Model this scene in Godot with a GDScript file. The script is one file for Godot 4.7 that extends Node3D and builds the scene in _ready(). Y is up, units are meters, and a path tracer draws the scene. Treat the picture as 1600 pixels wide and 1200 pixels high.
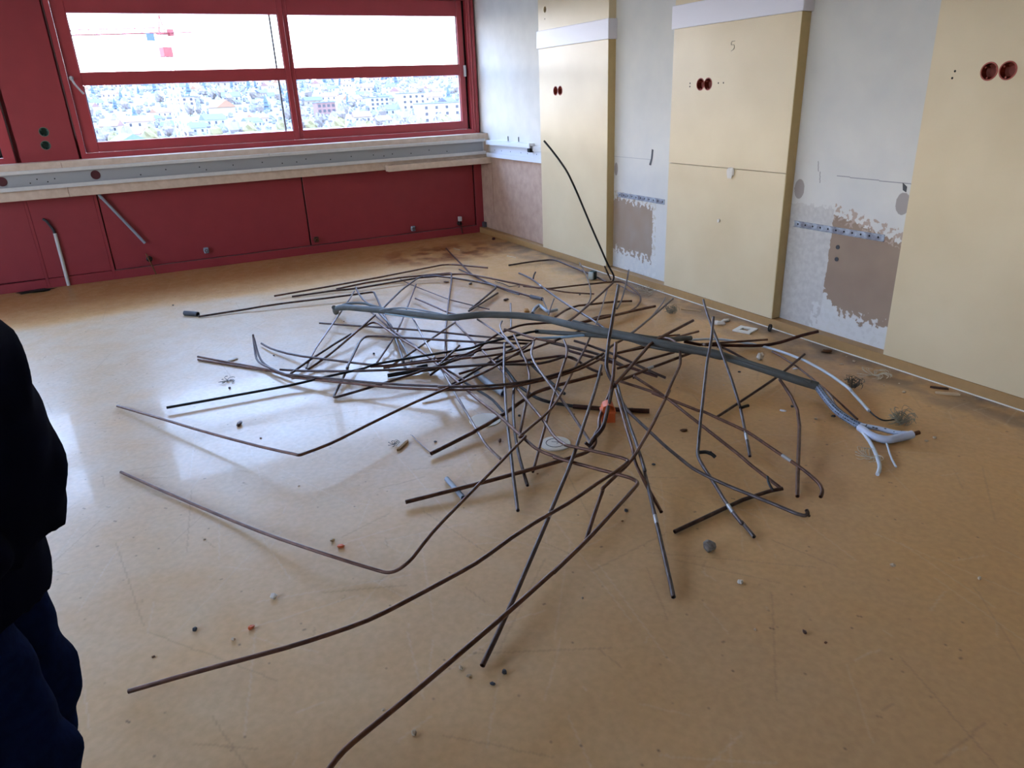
extends Node3D
# An emptied ward room: red window wall, yellow wall linings, a heap of cut copper pipes on worn linoleum, somebody at the left edge.

const XB := 3.88   # bare wall on the right, in the bays
const XP := 3.80   # face of the lining panels and of the plinth
const ZW := -8.29  # red window wall
const XL := -5.2   # left wall
const ZB := 2.6    # back wall
const YC := 2.78   # ceiling

var M := {}
var taken := {}
var rng := RandomNumberGenerator.new()

func _ready():
	# ---- camera, sky, exposure
	var cam := Camera3D.new()
	cam.name = "camera"
	cam.fov = 56.402
	cam.near = 0.05
	cam.far = 4000.0
	add_child(cam)
	cam.transform = Transform3D(Basis(Vector3(0.88565155, -0.03891175, 0.4627172), Vector3(0.20575113, 0.92620649, -0.31592405), Vector3(-0.41627851, 0.37500321, 0.82830235)), Vector3(0, 1.6, 0))
	var sky_mat := ProceduralSkyMaterial.new()
	sky_mat.sky_top_color = Color(0.62, 0.77, 1.0)
	sky_mat.sky_horizon_color = Color(1.0, 0.98, 0.94)
	sky_mat.sky_curve = 0.112
	sky_mat.ground_bottom_color = Color(0.42, 0.40, 0.38)
	sky_mat.ground_horizon_color = Color(0.80, 0.84, 0.88)
	sky_mat.ground_curve = 0.05
	sky_mat.sky_energy_multiplier = 1.0
	sky_mat.ground_energy_multiplier = 1.0
	var sky := Sky.new()
	sky.sky_material = sky_mat
	var env := Environment.new()
	env.background_mode = Environment.BG_SKY
	env.sky = sky
	env.tonemap_mode = Environment.TONE_MAPPER_LINEAR
	env.tonemap_exposure = 21.5
	env.sdfgi_enabled = true
	env.ssao_enabled = true
	env.ssil_enabled = true
	var we := WorldEnvironment.new()
	we.name = "environment"
	we.environment = env
	add_child(we)
	rng.seed = 7
	materials()
	room()
	window_wall()
	right_wall()
	outside()
	person()
	heap()
	debris()

# =====================================================================  naming
func numbered(called: String) -> String:
	if not taken.has(called):
		taken[called] = 0
		return called
	taken[called] += 1
	return "%s_%03d" % [called, taken[called]]

func tag(o: Node, label: String, category: String, group := "", kind := ""):
	o.set_meta("label", label)
	o.set_meta("category", category)
	if group: o.set_meta("group", group)
	if kind: o.set_meta("kind", kind)
	return o

func thing(called: String, label: String, category: String, at := Vector3.ZERO, group := "", kind := "") -> Node3D:
	var o := Node3D.new()
	o.name = numbered(called)
	add_child(o)
	o.position = at
	tag(o, label, category, group, kind)
	return o

func obj(called: String, st: SurfaceTool, mat: Material, parent: Node = null) -> MeshInstance3D:
	var o := MeshInstance3D.new()
	o.mesh = st.commit()
	o.material_override = mat
	put(called, o, parent)
	return o

var part_names := {}
func put(called: String, o: Node3D, parent: Node = null):
	if parent == null:
		o.name = numbered(called)
		add_child(o)
	else:
		var key := "%d/%s" % [parent.get_instance_id(), called]
		if part_names.has(key):
			part_names[key] += 1
			o.name = "%s_%03d" % [called, part_names[key]]
		else:
			part_names[key] = 0
			o.name = called
		parent.add_child(o, true)

# =====================================================================  shapes
func mb() -> SurfaceTool:
	var st := SurfaceTool.new()
	st.begin(Mesh.PRIMITIVE_TRIANGLES)
	return st

func tri(st: SurfaceTool, a: Vector3, b: Vector3, c: Vector3, na: Vector3, nb: Vector3, nc: Vector3, ua := Vector2.ZERO, ub := Vector2.ZERO, uc := Vector2.ZERO):
	if (b - a).cross(c - a).dot(na + nb + nc) > 0.0:
		var t := b; b = c; c = t
		t = nb; nb = nc; nc = t
		var u := ub; ub = uc; uc = u
	st.set_normal(na); st.set_uv(ua); st.add_vertex(a)
	st.set_normal(nb); st.set_uv(ub); st.add_vertex(b)
	st.set_normal(nc); st.set_uv(uc); st.add_vertex(c)

func quad(st: SurfaceTool, a: Vector3, b: Vector3, c: Vector3, d: Vector3, n: Vector3, uv := Rect2(0, 0, 1, 1)):
	var u0 := uv.position
	var u1 := uv.position + Vector2(uv.size.x, 0)
	var u2 := uv.end
	var u3 := uv.position + Vector2(0, uv.size.y)
	tri(st, a, b, c, n, n, n, u0, u1, u2)
	tri(st, a, c, d, n, n, n, u0, u2, u3)

# chamfered box between two corners
func box(st: SurfaceTool, lo: Vector3, hi: Vector3, bevel := 0.002):
	var c := (lo + hi) / 2.0
	var h := (hi - lo) / 2.0
	var b: float = min(bevel, min(h.x, min(h.y, h.z)) * 0.6)
	for ax in 3:
		var u := (ax + 1) % 3
		var v := (ax + 2) % 3
		for s in [-1.0, 1.0]:
			var n := Vector3.ZERO
			n[ax] = s
			var p := []
			for q in [[-1, -1], [1, -1], [1, 1], [-1, 1]]:
				var x := Vector3.ZERO
				x[ax] = s * h[ax]
				x[u] = q[0] * (h[u] - b)
				x[v] = q[1] * (h[v] - b)
				p.append(c + x)
			quad(st, p[0], p[1], p[2], p[3], n)
			# the edges between this face and the next axis' faces
			for s2 in [-1.0, 1.0]:
				var n2 := Vector3.ZERO
				n2[u] = s2
				var e := []
				for w in [-1.0, 1.0]:
					var x1 := Vector3.ZERO
					x1[ax] = s * h[ax]; x1[u] = s2 * (h[u] - b); x1[v] = w * (h[v] - b)
					var x2 := Vector3.ZERO
					x2[ax] = s * (h[ax] - b); x2[u] = s2 * h[u]; x2[v] = w * (h[v] - b)
					e.append(c + x1); e.append(c + x2)
				quad(st, e[0], e[1], e[3], e[2], (n + n2).normalized())
	for sx in [-1.0, 1.0]:
		for sy in [-1.0, 1.0]:
			for sz in [-1.0, 1.0]:
				var s3 := Vector3(sx, sy, sz)
				var n3 := s3.normalized()
				tri(st, c + s3 * Vector3(h.x, h.y - b, h.z - b), c + s3 * Vector3(h.x - b, h.y, h.z - b), c + s3 * Vector3(h.x - b, h.y - b, h.z), n3, n3, n3)

func box_obj(called: String, lo: Vector3, hi: Vector3, mat: Material, parent: Node = null, bevel := 0.002) -> MeshInstance3D:
	var st := mb()
	box(st, lo, hi, bevel)
	return obj(called, st, mat, parent)

# polygon (x along u, y along v) pushed along w
func extrude(st: SurfaceTool, poly: PackedVector2Array, o: Vector3, u: Vector3, v: Vector3, w: Vector3):
	var n := poly.size()
	var area := 0.0
	for i in n:
		area += poly[i].cross(poly[(i + 1) % n])
	for i in n:
		var a := poly[i]
		var b := poly[(i + 1) % n]
		var e := (b - a).normalized()
		var nn := (u * e.y - v * e.x) * signf(area)
		var pa := o + u * a.x + v * a.y
		var pb := o + u * b.x + v * b.y
		quad(st, pa, pb, pb + w, pa + w, nn)
	var ids := Geometry2D.triangulate_polygon(poly)
	var wn := w.normalized()
	for k in range(0, ids.size(), 3):
		var a3 := o + u * poly[ids[k]].x + v * poly[ids[k]].y
		var b3 := o + u * poly[ids[k + 1]].x + v * poly[ids[k + 1]].y
		var c3 := o + u * poly[ids[k + 2]].x + v * poly[ids[k + 2]].y
		tri(st, a3, b3, c3, -wn, -wn, -wn)
		tri(st, a3 + w, b3 + w, c3 + w, wn, wn, wn)

# a polyline with its corners rounded
func rounded(pts: PackedVector3Array, bend: float) -> PackedVector3Array:
	var out := PackedVector3Array()
	out.append(pts[0])
	for i in range(1, pts.size() - 1):
		var a := pts[i - 1]
		var b := pts[i]
		var c := pts[i + 1]
		var la := (a - b).length()
		var lc := (c - b).length()
		var d: float = min(bend, min(la, lc) * 0.48)
		var turn := (b - a).angle_to(c - b)
		var k: int = clampi(int(ceil(turn / 0.16)), 1, 9)
		var p0 := b + (a - b).normalized() * d
		var p2 := b + (c - b).normalized() * d
		for j in k + 1:
			var t := float(j) / k
			out.append(p0.lerp(b, t).lerp(b.lerp(p2, t), t))
	out.append(pts[pts.size() - 1])
	return out

# a hollow tube along a path; radius may vary through the callable-free list rr (one radius per point) or be one number
func tube(st: SurfaceTool, path: PackedVector3Array, r: float, sides := 10, open_end := true, vscale := 1.0, r_end := -1.0):
	var n := path.size()
	var fr := []
	var t0 := (path[1] - path[0]).normalized()
	var up := Vector3.UP if absf(t0.y) < 0.9 else Vector3.RIGHT
	var nx := t0.cross(up).normalized()
	var along := 0.0
	for i in n:
		var t := (path[min(i + 1, n - 1)] - path[max(i - 1, 0)]).normalized()
		nx = (nx - t * nx.dot(t)).normalized()
		var ny := t.cross(nx)
		if i > 0: along += (path[i] - path[i - 1]).length()
		var rad := r if r_end < 0.0 else lerpf(r, r_end, float(i) / (n - 1))
		fr.append([path[i], nx, ny, t, along, rad])
	for i in n - 1:
		var f = fr[i]
		var g = fr[i + 1]
		for k in sides:
			var a0 := TAU * k / sides
			var a1 := TAU * (k + 1) / sides
			var n00: Vector3 = f[1] * cos(a0) + f[2] * sin(a0)
			var n01: Vector3 = f[1] * cos(a1) + f[2] * sin(a1)
			var n10: Vector3 = g[1] * cos(a0) + g[2] * sin(a0)
			var n11: Vector3 = g[1] * cos(a1) + g[2] * sin(a1)
			var u0 := float(k) / sides
			var u1 := float(k + 1) / sides
			var v0: float = f[4] * vscale
			var v1: float = g[4] * vscale
			var p00: Vector3 = f[0] + n00 * f[5]
			var p01: Vector3 = f[0] + n01 * f[5]
			var p10: Vector3 = g[0] + n10 * g[5]
			var p11: Vector3 = g[0] + n11 * g[5]
			tri(st, p00, p01, p11, n00, n01, n11, Vector2(u0, v0), Vector2(u1, v0), Vector2(u1, v1))
			tri(st, p00, p11, p10, n00, n11, n10, Vector2(u0, v0), Vector2(u1, v1), Vector2(u0, v1))
	for e in 2:
		var f2 = fr[0] if e == 0 else fr[n - 1]
		var out: Vector3 = -f2[3] if e == 0 else f2[3]
		var rad2: float = f2[5]
		var ri := rad2 * (0.74 if open_end else 0.0)
		for k in sides:
			var a0 := TAU * k / sides
			var a1 := TAU * (k + 1) / sides
			var d0: Vector3 = f2[1] * cos(a0) + f2[2] * sin(a0)
			var d1: Vector3 = f2[1] * cos(a1) + f2[2] * sin(a1)
			var c: Vector3 = f2[0]
			if open_end:
				quad(st, c + d0 * rad2, c + d1 * rad2, c + d1 * ri, c + d0 * ri, out)
				var deep: Vector3 = c - out * rad2 * 4.0
				tri(st, c + d0 * ri, c + d1 * ri, deep + d1 * ri, -d0, -d1, -d1)
				tri(st, c + d0 * ri, deep + d1 * ri, deep + d0 * ri, -d0, -d1, -d0)
				tri(st, deep + d0 * ri, deep + d1 * ri, deep, out, out, out)
			else:
				tri(st, c + d0 * rad2, c + d1 * rad2, c, out, out, out)

func lathe(st: SurfaceTool, prof: PackedVector2Array, o: Vector3, axis: Vector3, sides := 24):
	var up := Vector3.UP if absf(axis.y) < 0.9 else Vector3.RIGHT
	var x := axis.cross(up).normalized()
	var y := axis.cross(x)
	for i in prof.size() - 1:
		var a := prof[i]
		var b := prof[i + 1]
		var e := (b - a).normalized()
		for k in sides:
			var d0 := x * cos(TAU * k / sides) + y * sin(TAU * k / sides)
			var d1 := x * cos(TAU * (k + 1) / sides) + y * sin(TAU * (k + 1) / sides)
			var n0 := d0 * e.y - axis * e.x
			var n1 := d1 * e.y - axis * e.x
			tri(st, o + d0 * a.x + axis * a.y, o + d1 * a.x + axis * a.y, o + d1 * b.x + axis * b.y, n0, n1, n1)
			tri(st, o + d0 * a.x + axis * a.y, o + d1 * b.x + axis * b.y, o + d0 * b.x + axis * b.y, n0, n1, n0)

# an uneven lump
func lump(st: SurfaceTool, size: Vector3, sd: int):
	var r := RandomNumberGenerator.new()
	r.seed = sd * 77 + 5
	var rings := 5
	var sides := 8
	var pts := []
	for i in rings + 1:
		var row := []
		var th := PI * i / rings
		for k in sides:
			var ph := TAU * k / sides
			var j := 0.72 + r.randf() * 0.5
			if i == 0 or i == rings: j = 0.85
			row.append(Vector3(sin(th) * cos(ph) * size.x, -cos(th) * size.y, sin(th) * sin(ph) * size.z) * 0.5 * j + Vector3(0, size.y * 0.45, 0))
		pts.append(row)
	for i in rings:
		for k in sides:
			var a: Vector3 = pts[i][k]
			var b: Vector3 = pts[i][(k + 1) % sides]
			var c: Vector3 = pts[i + 1][(k + 1) % sides]
			var d: Vector3 = pts[i + 1][k]
			var mid := Vector3(0, size.y * 0.45, 0)
			for t3 in [[a, b, c], [a, c, d]]:
				var cr: Vector3 = (t3[1] - t3[0]).cross(t3[2] - t3[0])
				if cr.length() < 1e-12: continue
				cr = cr.normalized()
				if cr.dot((t3[0] + t3[1] + t3[2]) / 3.0 - mid) < 0: cr = -cr
				tri(st, t3[0], t3[1], t3[2], cr, cr, cr)

# =====================================================================  materials
func noise_tex(freq: float, sd: int, lo: Color, hi: Color, size := 256, octaves := 4, mid := Color(0, 0, 0, 0)) -> ImageTexture:
	var n := FastNoiseLite.new()
	n.seed = sd
	n.frequency = freq
	n.fractal_octaves = octaves
	var g := n.get_seamless_image(size, size)
	var im := Image.create(size, size, false, Image.FORMAT_RGB8)
	for y in size:
		for x in size:
			var t := g.get_pixel(x, y).r
			var c := lo.lerp(hi, t)
			if mid.a > 0: c = lo.lerp(mid, t * 2.0) if t < 0.5 else mid.lerp(hi, t * 2.0 - 1.0)
			im.set_pixel(x, y, c)
	return ImageTexture.create_from_image(im)

func mat(called: String, col: Color, rough: float, metal := 0.0, tex: Texture2D = null, scale := 1.0, bump: Texture2D = null, bump_cm := 0.05) -> StandardMaterial3D:
	var m := StandardMaterial3D.new()
	m.resource_name = called
	m.albedo_color = col
	m.roughness = rough
	m.metallic = metal
	if tex or bump:
		m.uv1_triplanar = true
		m.uv1_scale = Vector3.ONE * scale
		if tex: m.albedo_texture = tex
		if bump:
			m.heightmap_enabled = true
			m.heightmap_texture = bump
			m.heightmap_scale = bump_cm
	M[called] = m
	return m

func materials():
	var mottle := noise_tex(0.02, 3, Color(0.95, 0.95, 0.95), Color(1, 1, 1))
	var grain := noise_tex(0.06, 11, Color(0.2, 0.2, 0.2), Color(0.9, 0.9, 0.9), 256, 3)
	var patina := noise_tex(0.015, 5, Color(0.55, 0.50, 0.50), Color(1, 1, 1), 256, 5)
	mat("red", Color(0.585, 0.185, 0.212), 0.5, 0, mottle, 0.8)
	mat("red_frame", Color(0.66, 0.235, 0.26), 0.38, 0, mottle, 0.8)
	mat("seal", Color(0.05, 0.04, 0.045), 0.6)
	mat("cream", Color(0.875, 0.803, 0.655), 0.36, 0, noise_tex(0.01, 21, Color(0.95, 0.94, 0.92), Color(1, 1, 1)), 0.5, grain, 0.006)
	mat("cream_shade", Color(0.78, 0.68, 0.47), 0.5, 0, mottle, 2.0)  # cream with the shade of the panel sides mixed in
	mat("strip", Color(0.88, 0.87, 0.90), 0.4)
	mat("plaster", Color(0.83, 0.815, 0.775), 0.8, 0, mottle, 0.7, grain, 0.02)
	mat("ceiling", Color(0.88, 0.88, 0.87), 0.9)
	mat("plinth", Color(0.68, 0.53, 0.33), 0.5, 0, mottle, 3.0)
	mat("joint", Color(0.93, 0.91, 0.86), 0.7)
	mat("mdf", Color(0.85, 0.765, 0.685), 0.6, 0, noise_tex(0.03, 8, Color(0.9, 0.88, 0.86), Color(1, 1, 1)), 1.3)
	mat("ply", Color(0.78, 0.665, 0.58), 0.6, 0, noise_tex(0.03, 9, Color(0.88, 0.86, 0.84), Color(1, 1, 1)), 1.0)
	mat("trunk_recess_shade", Color(0.62, 0.62, 0.62), 0.5)  # darker grey standing for the shade inside the channel
	mat("trunk", Color(0.82, 0.81, 0.79), 0.4, 0, mottle, 2.0)
	mat("trunk_white", Color(0.85, 0.86, 0.88), 0.4)
	mat("steel", Color(0.74, 0.79, 0.85), 0.35, 0.0, patina, 4.0)
	mat("metal_strip", Color(0.42, 0.36, 0.36), 0.5)
	mat("pink_edge", Color(0.56, 0.36, 0.36), 0.5)
	mat("handle", Color(0.72, 0.72, 0.72), 0.35)
	mat("hole_dark", Color(0.03, 0.025, 0.03), 0.9)
	mat("socket_red", Color(0.50, 0.17, 0.09), 0.55)
	mat("socket_rim", Color(0.62, 0.24, 0.16), 0.5)
	mat("socket_green", Color(0.04, 0.22, 0.17), 0.5)
	mat("socket_green_rim", Color(0.30, 0.42, 0.36), 0.5)
	# pipes
	mat("copper", Color(0.50, 0.365, 0.29), 0.38, 0.45, noise_tex(0.02, 31, Color(0.50, 0.44, 0.42), Color(1, 0.95, 0.92), 256, 5), 3.0)
	mat("dark", Color(0.38, 0.295, 0.26), 0.40, 0.4, noise_tex(0.02, 32, Color(0.45, 0.42, 0.42), Color(1, 0.95, 0.92), 256, 5), 3.0)
	mat("rust", Color(0.38, 0.24, 0.19), 0.5, 0.35, noise_tex(0.02, 33, Color(0.5, 0.42, 0.4), Color(1, 0.92, 0.9), 256, 5), 3.0)
	mat("grey", Color(0.45, 0.41, 0.40), 0.36, 0.5, noise_tex(0.02, 34, Color(0.55, 0.5, 0.5), Color(1, 1, 1), 256, 5), 3.0)
	mat("silver", Color(0.58, 0.53, 0.515), 0.33, 0.6, noise_tex(0.02, 35, Color(0.6, 0.55, 0.53), Color(1, 1, 1), 256, 5), 3.0)
	mat("black", Color(0.10, 0.09, 0.09), 0.5, 0.2, patina, 4.0)
	mat("band", Color(0.68, 0.68, 0.68), 0.35, 0.3)
	mat("collar", Color(0.10, 0.09, 0.09), 0.5, 0.3)
	mat("conduit", Color(0.355, 0.365, 0.35), 0.6, 0, noise_tex(0.02, 41, Color(0.82, 0.82, 0.82), Color(1, 1, 1)), 2.5)
	mat("cablegrey", Color(0.58, 0.61, 0.65), 0.45)
	mat("cablegrey2", Color(0.62, 0.66, 0.72), 0.45)
	mat("cableblue", Color(0.60, 0.70, 0.77), 0.4)
	mat("cableblue2", Color(0.53, 0.57, 0.62), 0.5)
	mat("cablewhite", Color(0.80, 0.84, 0.88), 0.4)
	mat("cablewhite2", Color(0.76, 0.80, 0.88), 0.35)
	mat("darkgrey", Color(0.22, 0.225, 0.24), 0.6)
	mat("darkgrey2", Color(0.30, 0.29, 0.31), 0.5, 0.2)
	printed()
	# debris
	mat("concrete", Color(0.62, 0.60, 0.56), 0.9, 0, patina, 14.0)
	mat("plasterbit", Color(0.84, 0.81, 0.76), 0.8)
	mat("crumb", Color(0.76, 0.68, 0.57), 0.9)
	M["plaster_bit"] = M["plasterbit"]
	mat("orange", Color(0.85, 0.40, 0.20), 0.5)
	mat("brownchip", Color(0.42, 0.27, 0.15), 0.8)
	mat("ochre", Color(0.75, 0.55, 0.30), 0.8)
	mat("darkred", Color(0.30, 0.08, 0.10), 0.6)
	mat("clearbit", Color(0.92, 0.93, 0.95), 0.15)
	mat("tuftgreen", Color(0.55, 0.53, 0.45), 0.6, 0.2)
	mat("tuftdark", Color(0.33, 0.33, 0.31), 0.6, 0.2)
	mat("tuftlight", Color(0.80, 0.77, 0.68), 0.7)
	mat("wood", Color(0.62, 0.48, 0.30), 0.8)
	mat("woodpale", Color(0.80, 0.70, 0.56), 0.8)
	mat("disc_white", Color(0.95, 0.94, 0.90), 0.5)
	mat("pencil_faint", Color(0.66, 0.62, 0.56), 0.8)
	mat("pencil", Color(0.25, 0.25, 0.24), 0.8)
	mat("greenblock", Color(0.20, 0.26, 0.22), 0.7)
	mat("greyblock", Color(0.70, 0.72, 0.68), 0.7)
	# person
	var weave := noise_tex(0.25, 51, Color(0.2, 0.2, 0.2), Color(0.9, 0.9, 0.9), 256, 2)
	mat("jacket", Color(0.045, 0.06, 0.13), 1.0, 0, null, 9.0, weave, 0.06)
	mat("jeans", Color(0.07, 0.125, 0.27), 1.0, 0, noise_tex(0.04, 52, Color(0.7, 0.7, 0.75), Color(1, 1, 1)), 4.0, weave, 0.05)
	M.jacket.metallic_specular = 0.08
	M.jeans.metallic_specular = 0.1
	mat("skin", Color(0.80, 0.60, 0.50), 0.55)
	mat("hair", Color(0.16, 0.11, 0.08), 0.6)
	mat("shoe", Color(0.10, 0.09, 0.09), 0.5)
	mat("eye_white", Color(0.9, 0.9, 0.88), 0.3)
	# glass
	var gl := mat("glass", Color(1, 1, 1, 0.03), 0.02)
	gl.transparency = BaseMaterial3D.TRANSPARENCY_ALPHA
	floor_material()

func printed():
	# blue-grey sheath with rows of dark print: short unreadable dashes
	var im := Image.create(64, 512, false, Image.FORMAT_RGB8)
	im.fill(Color(0.52, 0.58, 0.66))
	var r := RandomNumberGenerator.new()
	r.seed = 4
	for col in 8:
		var y := r.randi_range(0, 12)
		while y < 500:
			var l := r.randi_range(4, 16)
			im.fill_rect(Rect2i(col * 8 + 2, y, 4, l), Color(0.09, 0.10, 0.15))
			y += l + r.randi_range(3, 8)
	var m := StandardMaterial3D.new()
	m.resource_name = "printed"
	m.albedo_texture = ImageTexture.create_from_image(im)
	m.roughness = 0.4
	m.uv1_scale = Vector3(1, 3.0, 1)
	M["printed"] = m
	# the white cable: sparse small dark ticks
	im = Image.create(64, 512, false, Image.FORMAT_RGB8)
	im.fill(Color(0.74, 0.79, 0.87))
	for k in 26:
		im.fill_rect(Rect2i(r.randi_range(0, 58), r.randi_range(0, 490), r.randi_range(3, 6), r.randi_range(6, 16)), Color(0.18, 0.20, 0.26))
	var m2: StandardMaterial3D = m.duplicate()
	m2.resource_name = "printed_white"
	m2.albedo_texture = ImageTexture.create_from_image(im)
	M["printed_white"] = m2

func line_on(im: Image, a: Vector2, b: Vector2, c: Color, amount: float, wrap := true):
	var n := int(max(absf(b.x - a.x), absf(b.y - a.y))) + 1
	var w := im.get_width()
	var h := im.get_height()
	for i in n:
		var p := a.lerp(b, float(i) / n)
		var x := int(floor(p.x))
		var y := int(floor(p.y))
		if wrap:
			x = posmod(x, w); y = posmod(y, h)
		elif x < 0 or y < 0 or x >= w or y >= h:
			continue
		im.set_pixel(x, y, im.get_pixel(x, y).lerp(c, amount))

const FX0 := -5.3
const FX1 := 3.9
const FZ0 := -8.4
const FZ1 := 2.8

func floor_px(im: Image, x: float, z: float) -> Vector2:
	return Vector2((x - FX0) / (FX1 - FX0) * im.get_width(), (z - FZ0) / (FZ1 - FZ0) * im.get_height())

func floor_material():
	var r := RandomNumberGenerator.new()
	r.seed = 99
	# one map over the whole floor: linoleum, dust, shade by the windows, rust stain, dirt along the plinth, long scratches
	var S := 1600
	var n1 := FastNoiseLite.new(); n1.seed = 1; n1.frequency = 0.004; n1.fractal_octaves = 5
	var n2 := FastNoiseLite.new(); n2.seed = 2; n2.frequency = 0.02; n2.fractal_octaves = 4
	var a1 := n1.get_image(S, S)
	var a2 := n2.get_image(S, S)
	var im := Image.create(S, S, false, Image.FORMAT_RGB8)
	var tan := Color(0.865, 0.668, 0.425)
	var worn := Color(0.82, 0.65, 0.45)
	var dust := Color(0.85, 0.77, 0.655)
	for y in S:
		var z := FZ0 + (FZ1 - FZ0) * (y + 0.5) / S
		for x in S:
			var wx := FX0 + (FX1 - FX0) * (x + 0.5) / S
			var g := a1.get_pixel(x, y).r
			var h := a2.get_pixel(x, y).r
			var c := tan.lerp(worn, clampf(g * 1.6 - 0.4, 0, 1))
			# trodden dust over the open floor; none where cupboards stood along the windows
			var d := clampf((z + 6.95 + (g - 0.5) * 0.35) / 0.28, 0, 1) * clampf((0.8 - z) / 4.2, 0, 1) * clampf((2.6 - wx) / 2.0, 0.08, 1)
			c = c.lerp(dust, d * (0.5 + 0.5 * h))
			if z < -6.6: c = c.lerp(Color(0.72, 0.535, 0.33), 0.75 * clampf((-6.95 - z - (g - 0.5) * 0.35) / 0.25 + 0.5, 0, 1))  # dust-free strip along the windows, darkened further with painted shade
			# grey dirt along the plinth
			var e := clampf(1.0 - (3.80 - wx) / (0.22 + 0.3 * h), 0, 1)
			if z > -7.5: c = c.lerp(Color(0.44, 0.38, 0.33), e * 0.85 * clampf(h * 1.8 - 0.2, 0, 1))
			# rust stain before the corner
			var q := Vector2((wx - 2.95) / 0.75, (z + 7.35) / 0.42).length()
			if q < 1.25: c = c.lerp(Color(0.40, 0.19, 0.06), clampf(1.6 - q * 1.2, 0, 1) * clampf(h * 4.0 - 1.7, 0, 1) * 0.7)
			im.set_pixel(x, y, c)
	for i in 3200:
		var p := Vector2(r.randf() * S, r.randf() * S)
		var ang := r.randf() * TAU
		var l := r.randf_range(8, 110) * r.randf()
		line_on(im, p, p + Vector2(cos(ang), sin(ang)) * l, Color(0.90, 0.84, 0.76) if r.randf() < 0.75 else Color(0.58, 0.47, 0.36), 0.22, false)
	for i in 2600:
		var p := Vector2i(r.randi_range(1, S - 3), r.randi_range(1, S - 3))
		var c := im.get_pixel(p.x, p.y).lerp(Color(0.25, 0.19, 0.15), r.randf_range(0.15, 0.55))
		im.set_pixel(p.x, p.y, c)
		if i % 4 == 0: im.set_pixel(p.x + 1, p.y + (i / 4) % 2, c)
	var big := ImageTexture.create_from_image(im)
	# fine tile: speckle
	var T := 512
	var tile := noise_tex(0.09, 61, Color(0.93, 0.925, 0.92), Color(1, 1, 1), T, 5)
	# scratches as relief, and the duller film between them
	var H := 1024
	var hm := Image.create(H, H, false, Image.FORMAT_RGB8)
	hm.fill(Color(0.6, 0.6, 0.6))
	for i in 5200:
		var p := Vector2(r.randf() * H, r.randf() * H)
		var ang := r.randf() * TAU
		var l := r.randf_range(10, 90)
		var bow := r.randf_range(-0.5, 0.5)
		var k := 4
		var q := p
		for s in k:
			var q2 := q + Vector2(cos(ang), sin(ang)) * l / k
			var depth := r.randf_range(0.25, 0.8)
			line_on(hm, q, q2, Color(0.1, 0.1, 0.1), depth)
			q = q2
			ang += bow / k
	var un := FastNoiseLite.new(); un.seed = 12; un.frequency = 0.012; un.fractal_octaves = 3
	var uni := un.get_seamless_image(H, H)
	var rough := Image.create(H, H, false, Image.FORMAT_RGB8)
	var coat := Image.create(H, H, false, Image.FORMAT_RGB8)
	# broad scuffs that break up the shine
	var marks := Image.create(H, H, false, Image.FORMAT_RGB8)
	marks.fill(Color(0.62, 0.62, 0.62))
	for i in 1500:
		var p := Vector2(r.randf() * H, r.randf() * H)
		var ang := r.randf() * TAU
		var l := r.randf_range(20, 150)
		var bow := r.randf_range(-0.9, 0.9)
		var tone := 0.05 if r.randf() < 0.7 else 1.0
		var wide := r.randi_range(2, 4)
		for s in 4:
			var q2 := p + Vector2(cos(ang), sin(ang)) * l / 4
			for o in wide:
				var off := Vector2(-sin(ang), cos(ang)) * o
				line_on(marks, p + off, q2 + off, Color(tone, tone, tone), 0.7)
			p = q2
			ang += bow / 4
	for y in H:
		for x in H:
			var v := uni.get_pixel(x, y).r
			var s := hm.get_pixel(x, y).r
			var ro := 0.30 + 0.12 * v + (0.6 - s) * 0.3
			var cw := clampf(marks.get_pixel(x, y).r + (v - 0.5) * 0.5 - (0.6 - s) * 0.5, 0.0, 1.0)
			coat.set_pixel(x, y, Color(cw, cw, cw))
			rough.set_pixel(x, y, Color(ro, ro, ro))
			var hh := clampf(s * 0.7 + v * 0.07 + 0.1, 0, 1)
			hm.set_pixel(x, y, Color(hh, hh, hh))
	var m := StandardMaterial3D.new()
	m.resource_name = "linoleum"
	m.albedo_texture = tile
	m.roughness = 1.0
	m.roughness_texture = ImageTexture.create_from_image(rough)
	m.heightmap_enabled = true
	m.heightmap_texture = ImageTexture.create_from_image(hm)
	m.heightmap_scale = 0.022
	m.metallic_specular = 0.36
	m.clearcoat_enabled = true
	m.clearcoat = 0.23
	m.clearcoat_roughness = 0.07
	m.clearcoat_texture = ImageTexture.create_from_image(coat)
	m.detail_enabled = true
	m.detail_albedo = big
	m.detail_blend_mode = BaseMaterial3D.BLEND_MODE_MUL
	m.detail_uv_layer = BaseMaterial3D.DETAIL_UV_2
	M["linoleum"] = m

# =====================================================================  the room
func struct(o: Node, label: String, category: String):
	return tag(o, label, category, "", "structure")

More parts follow.
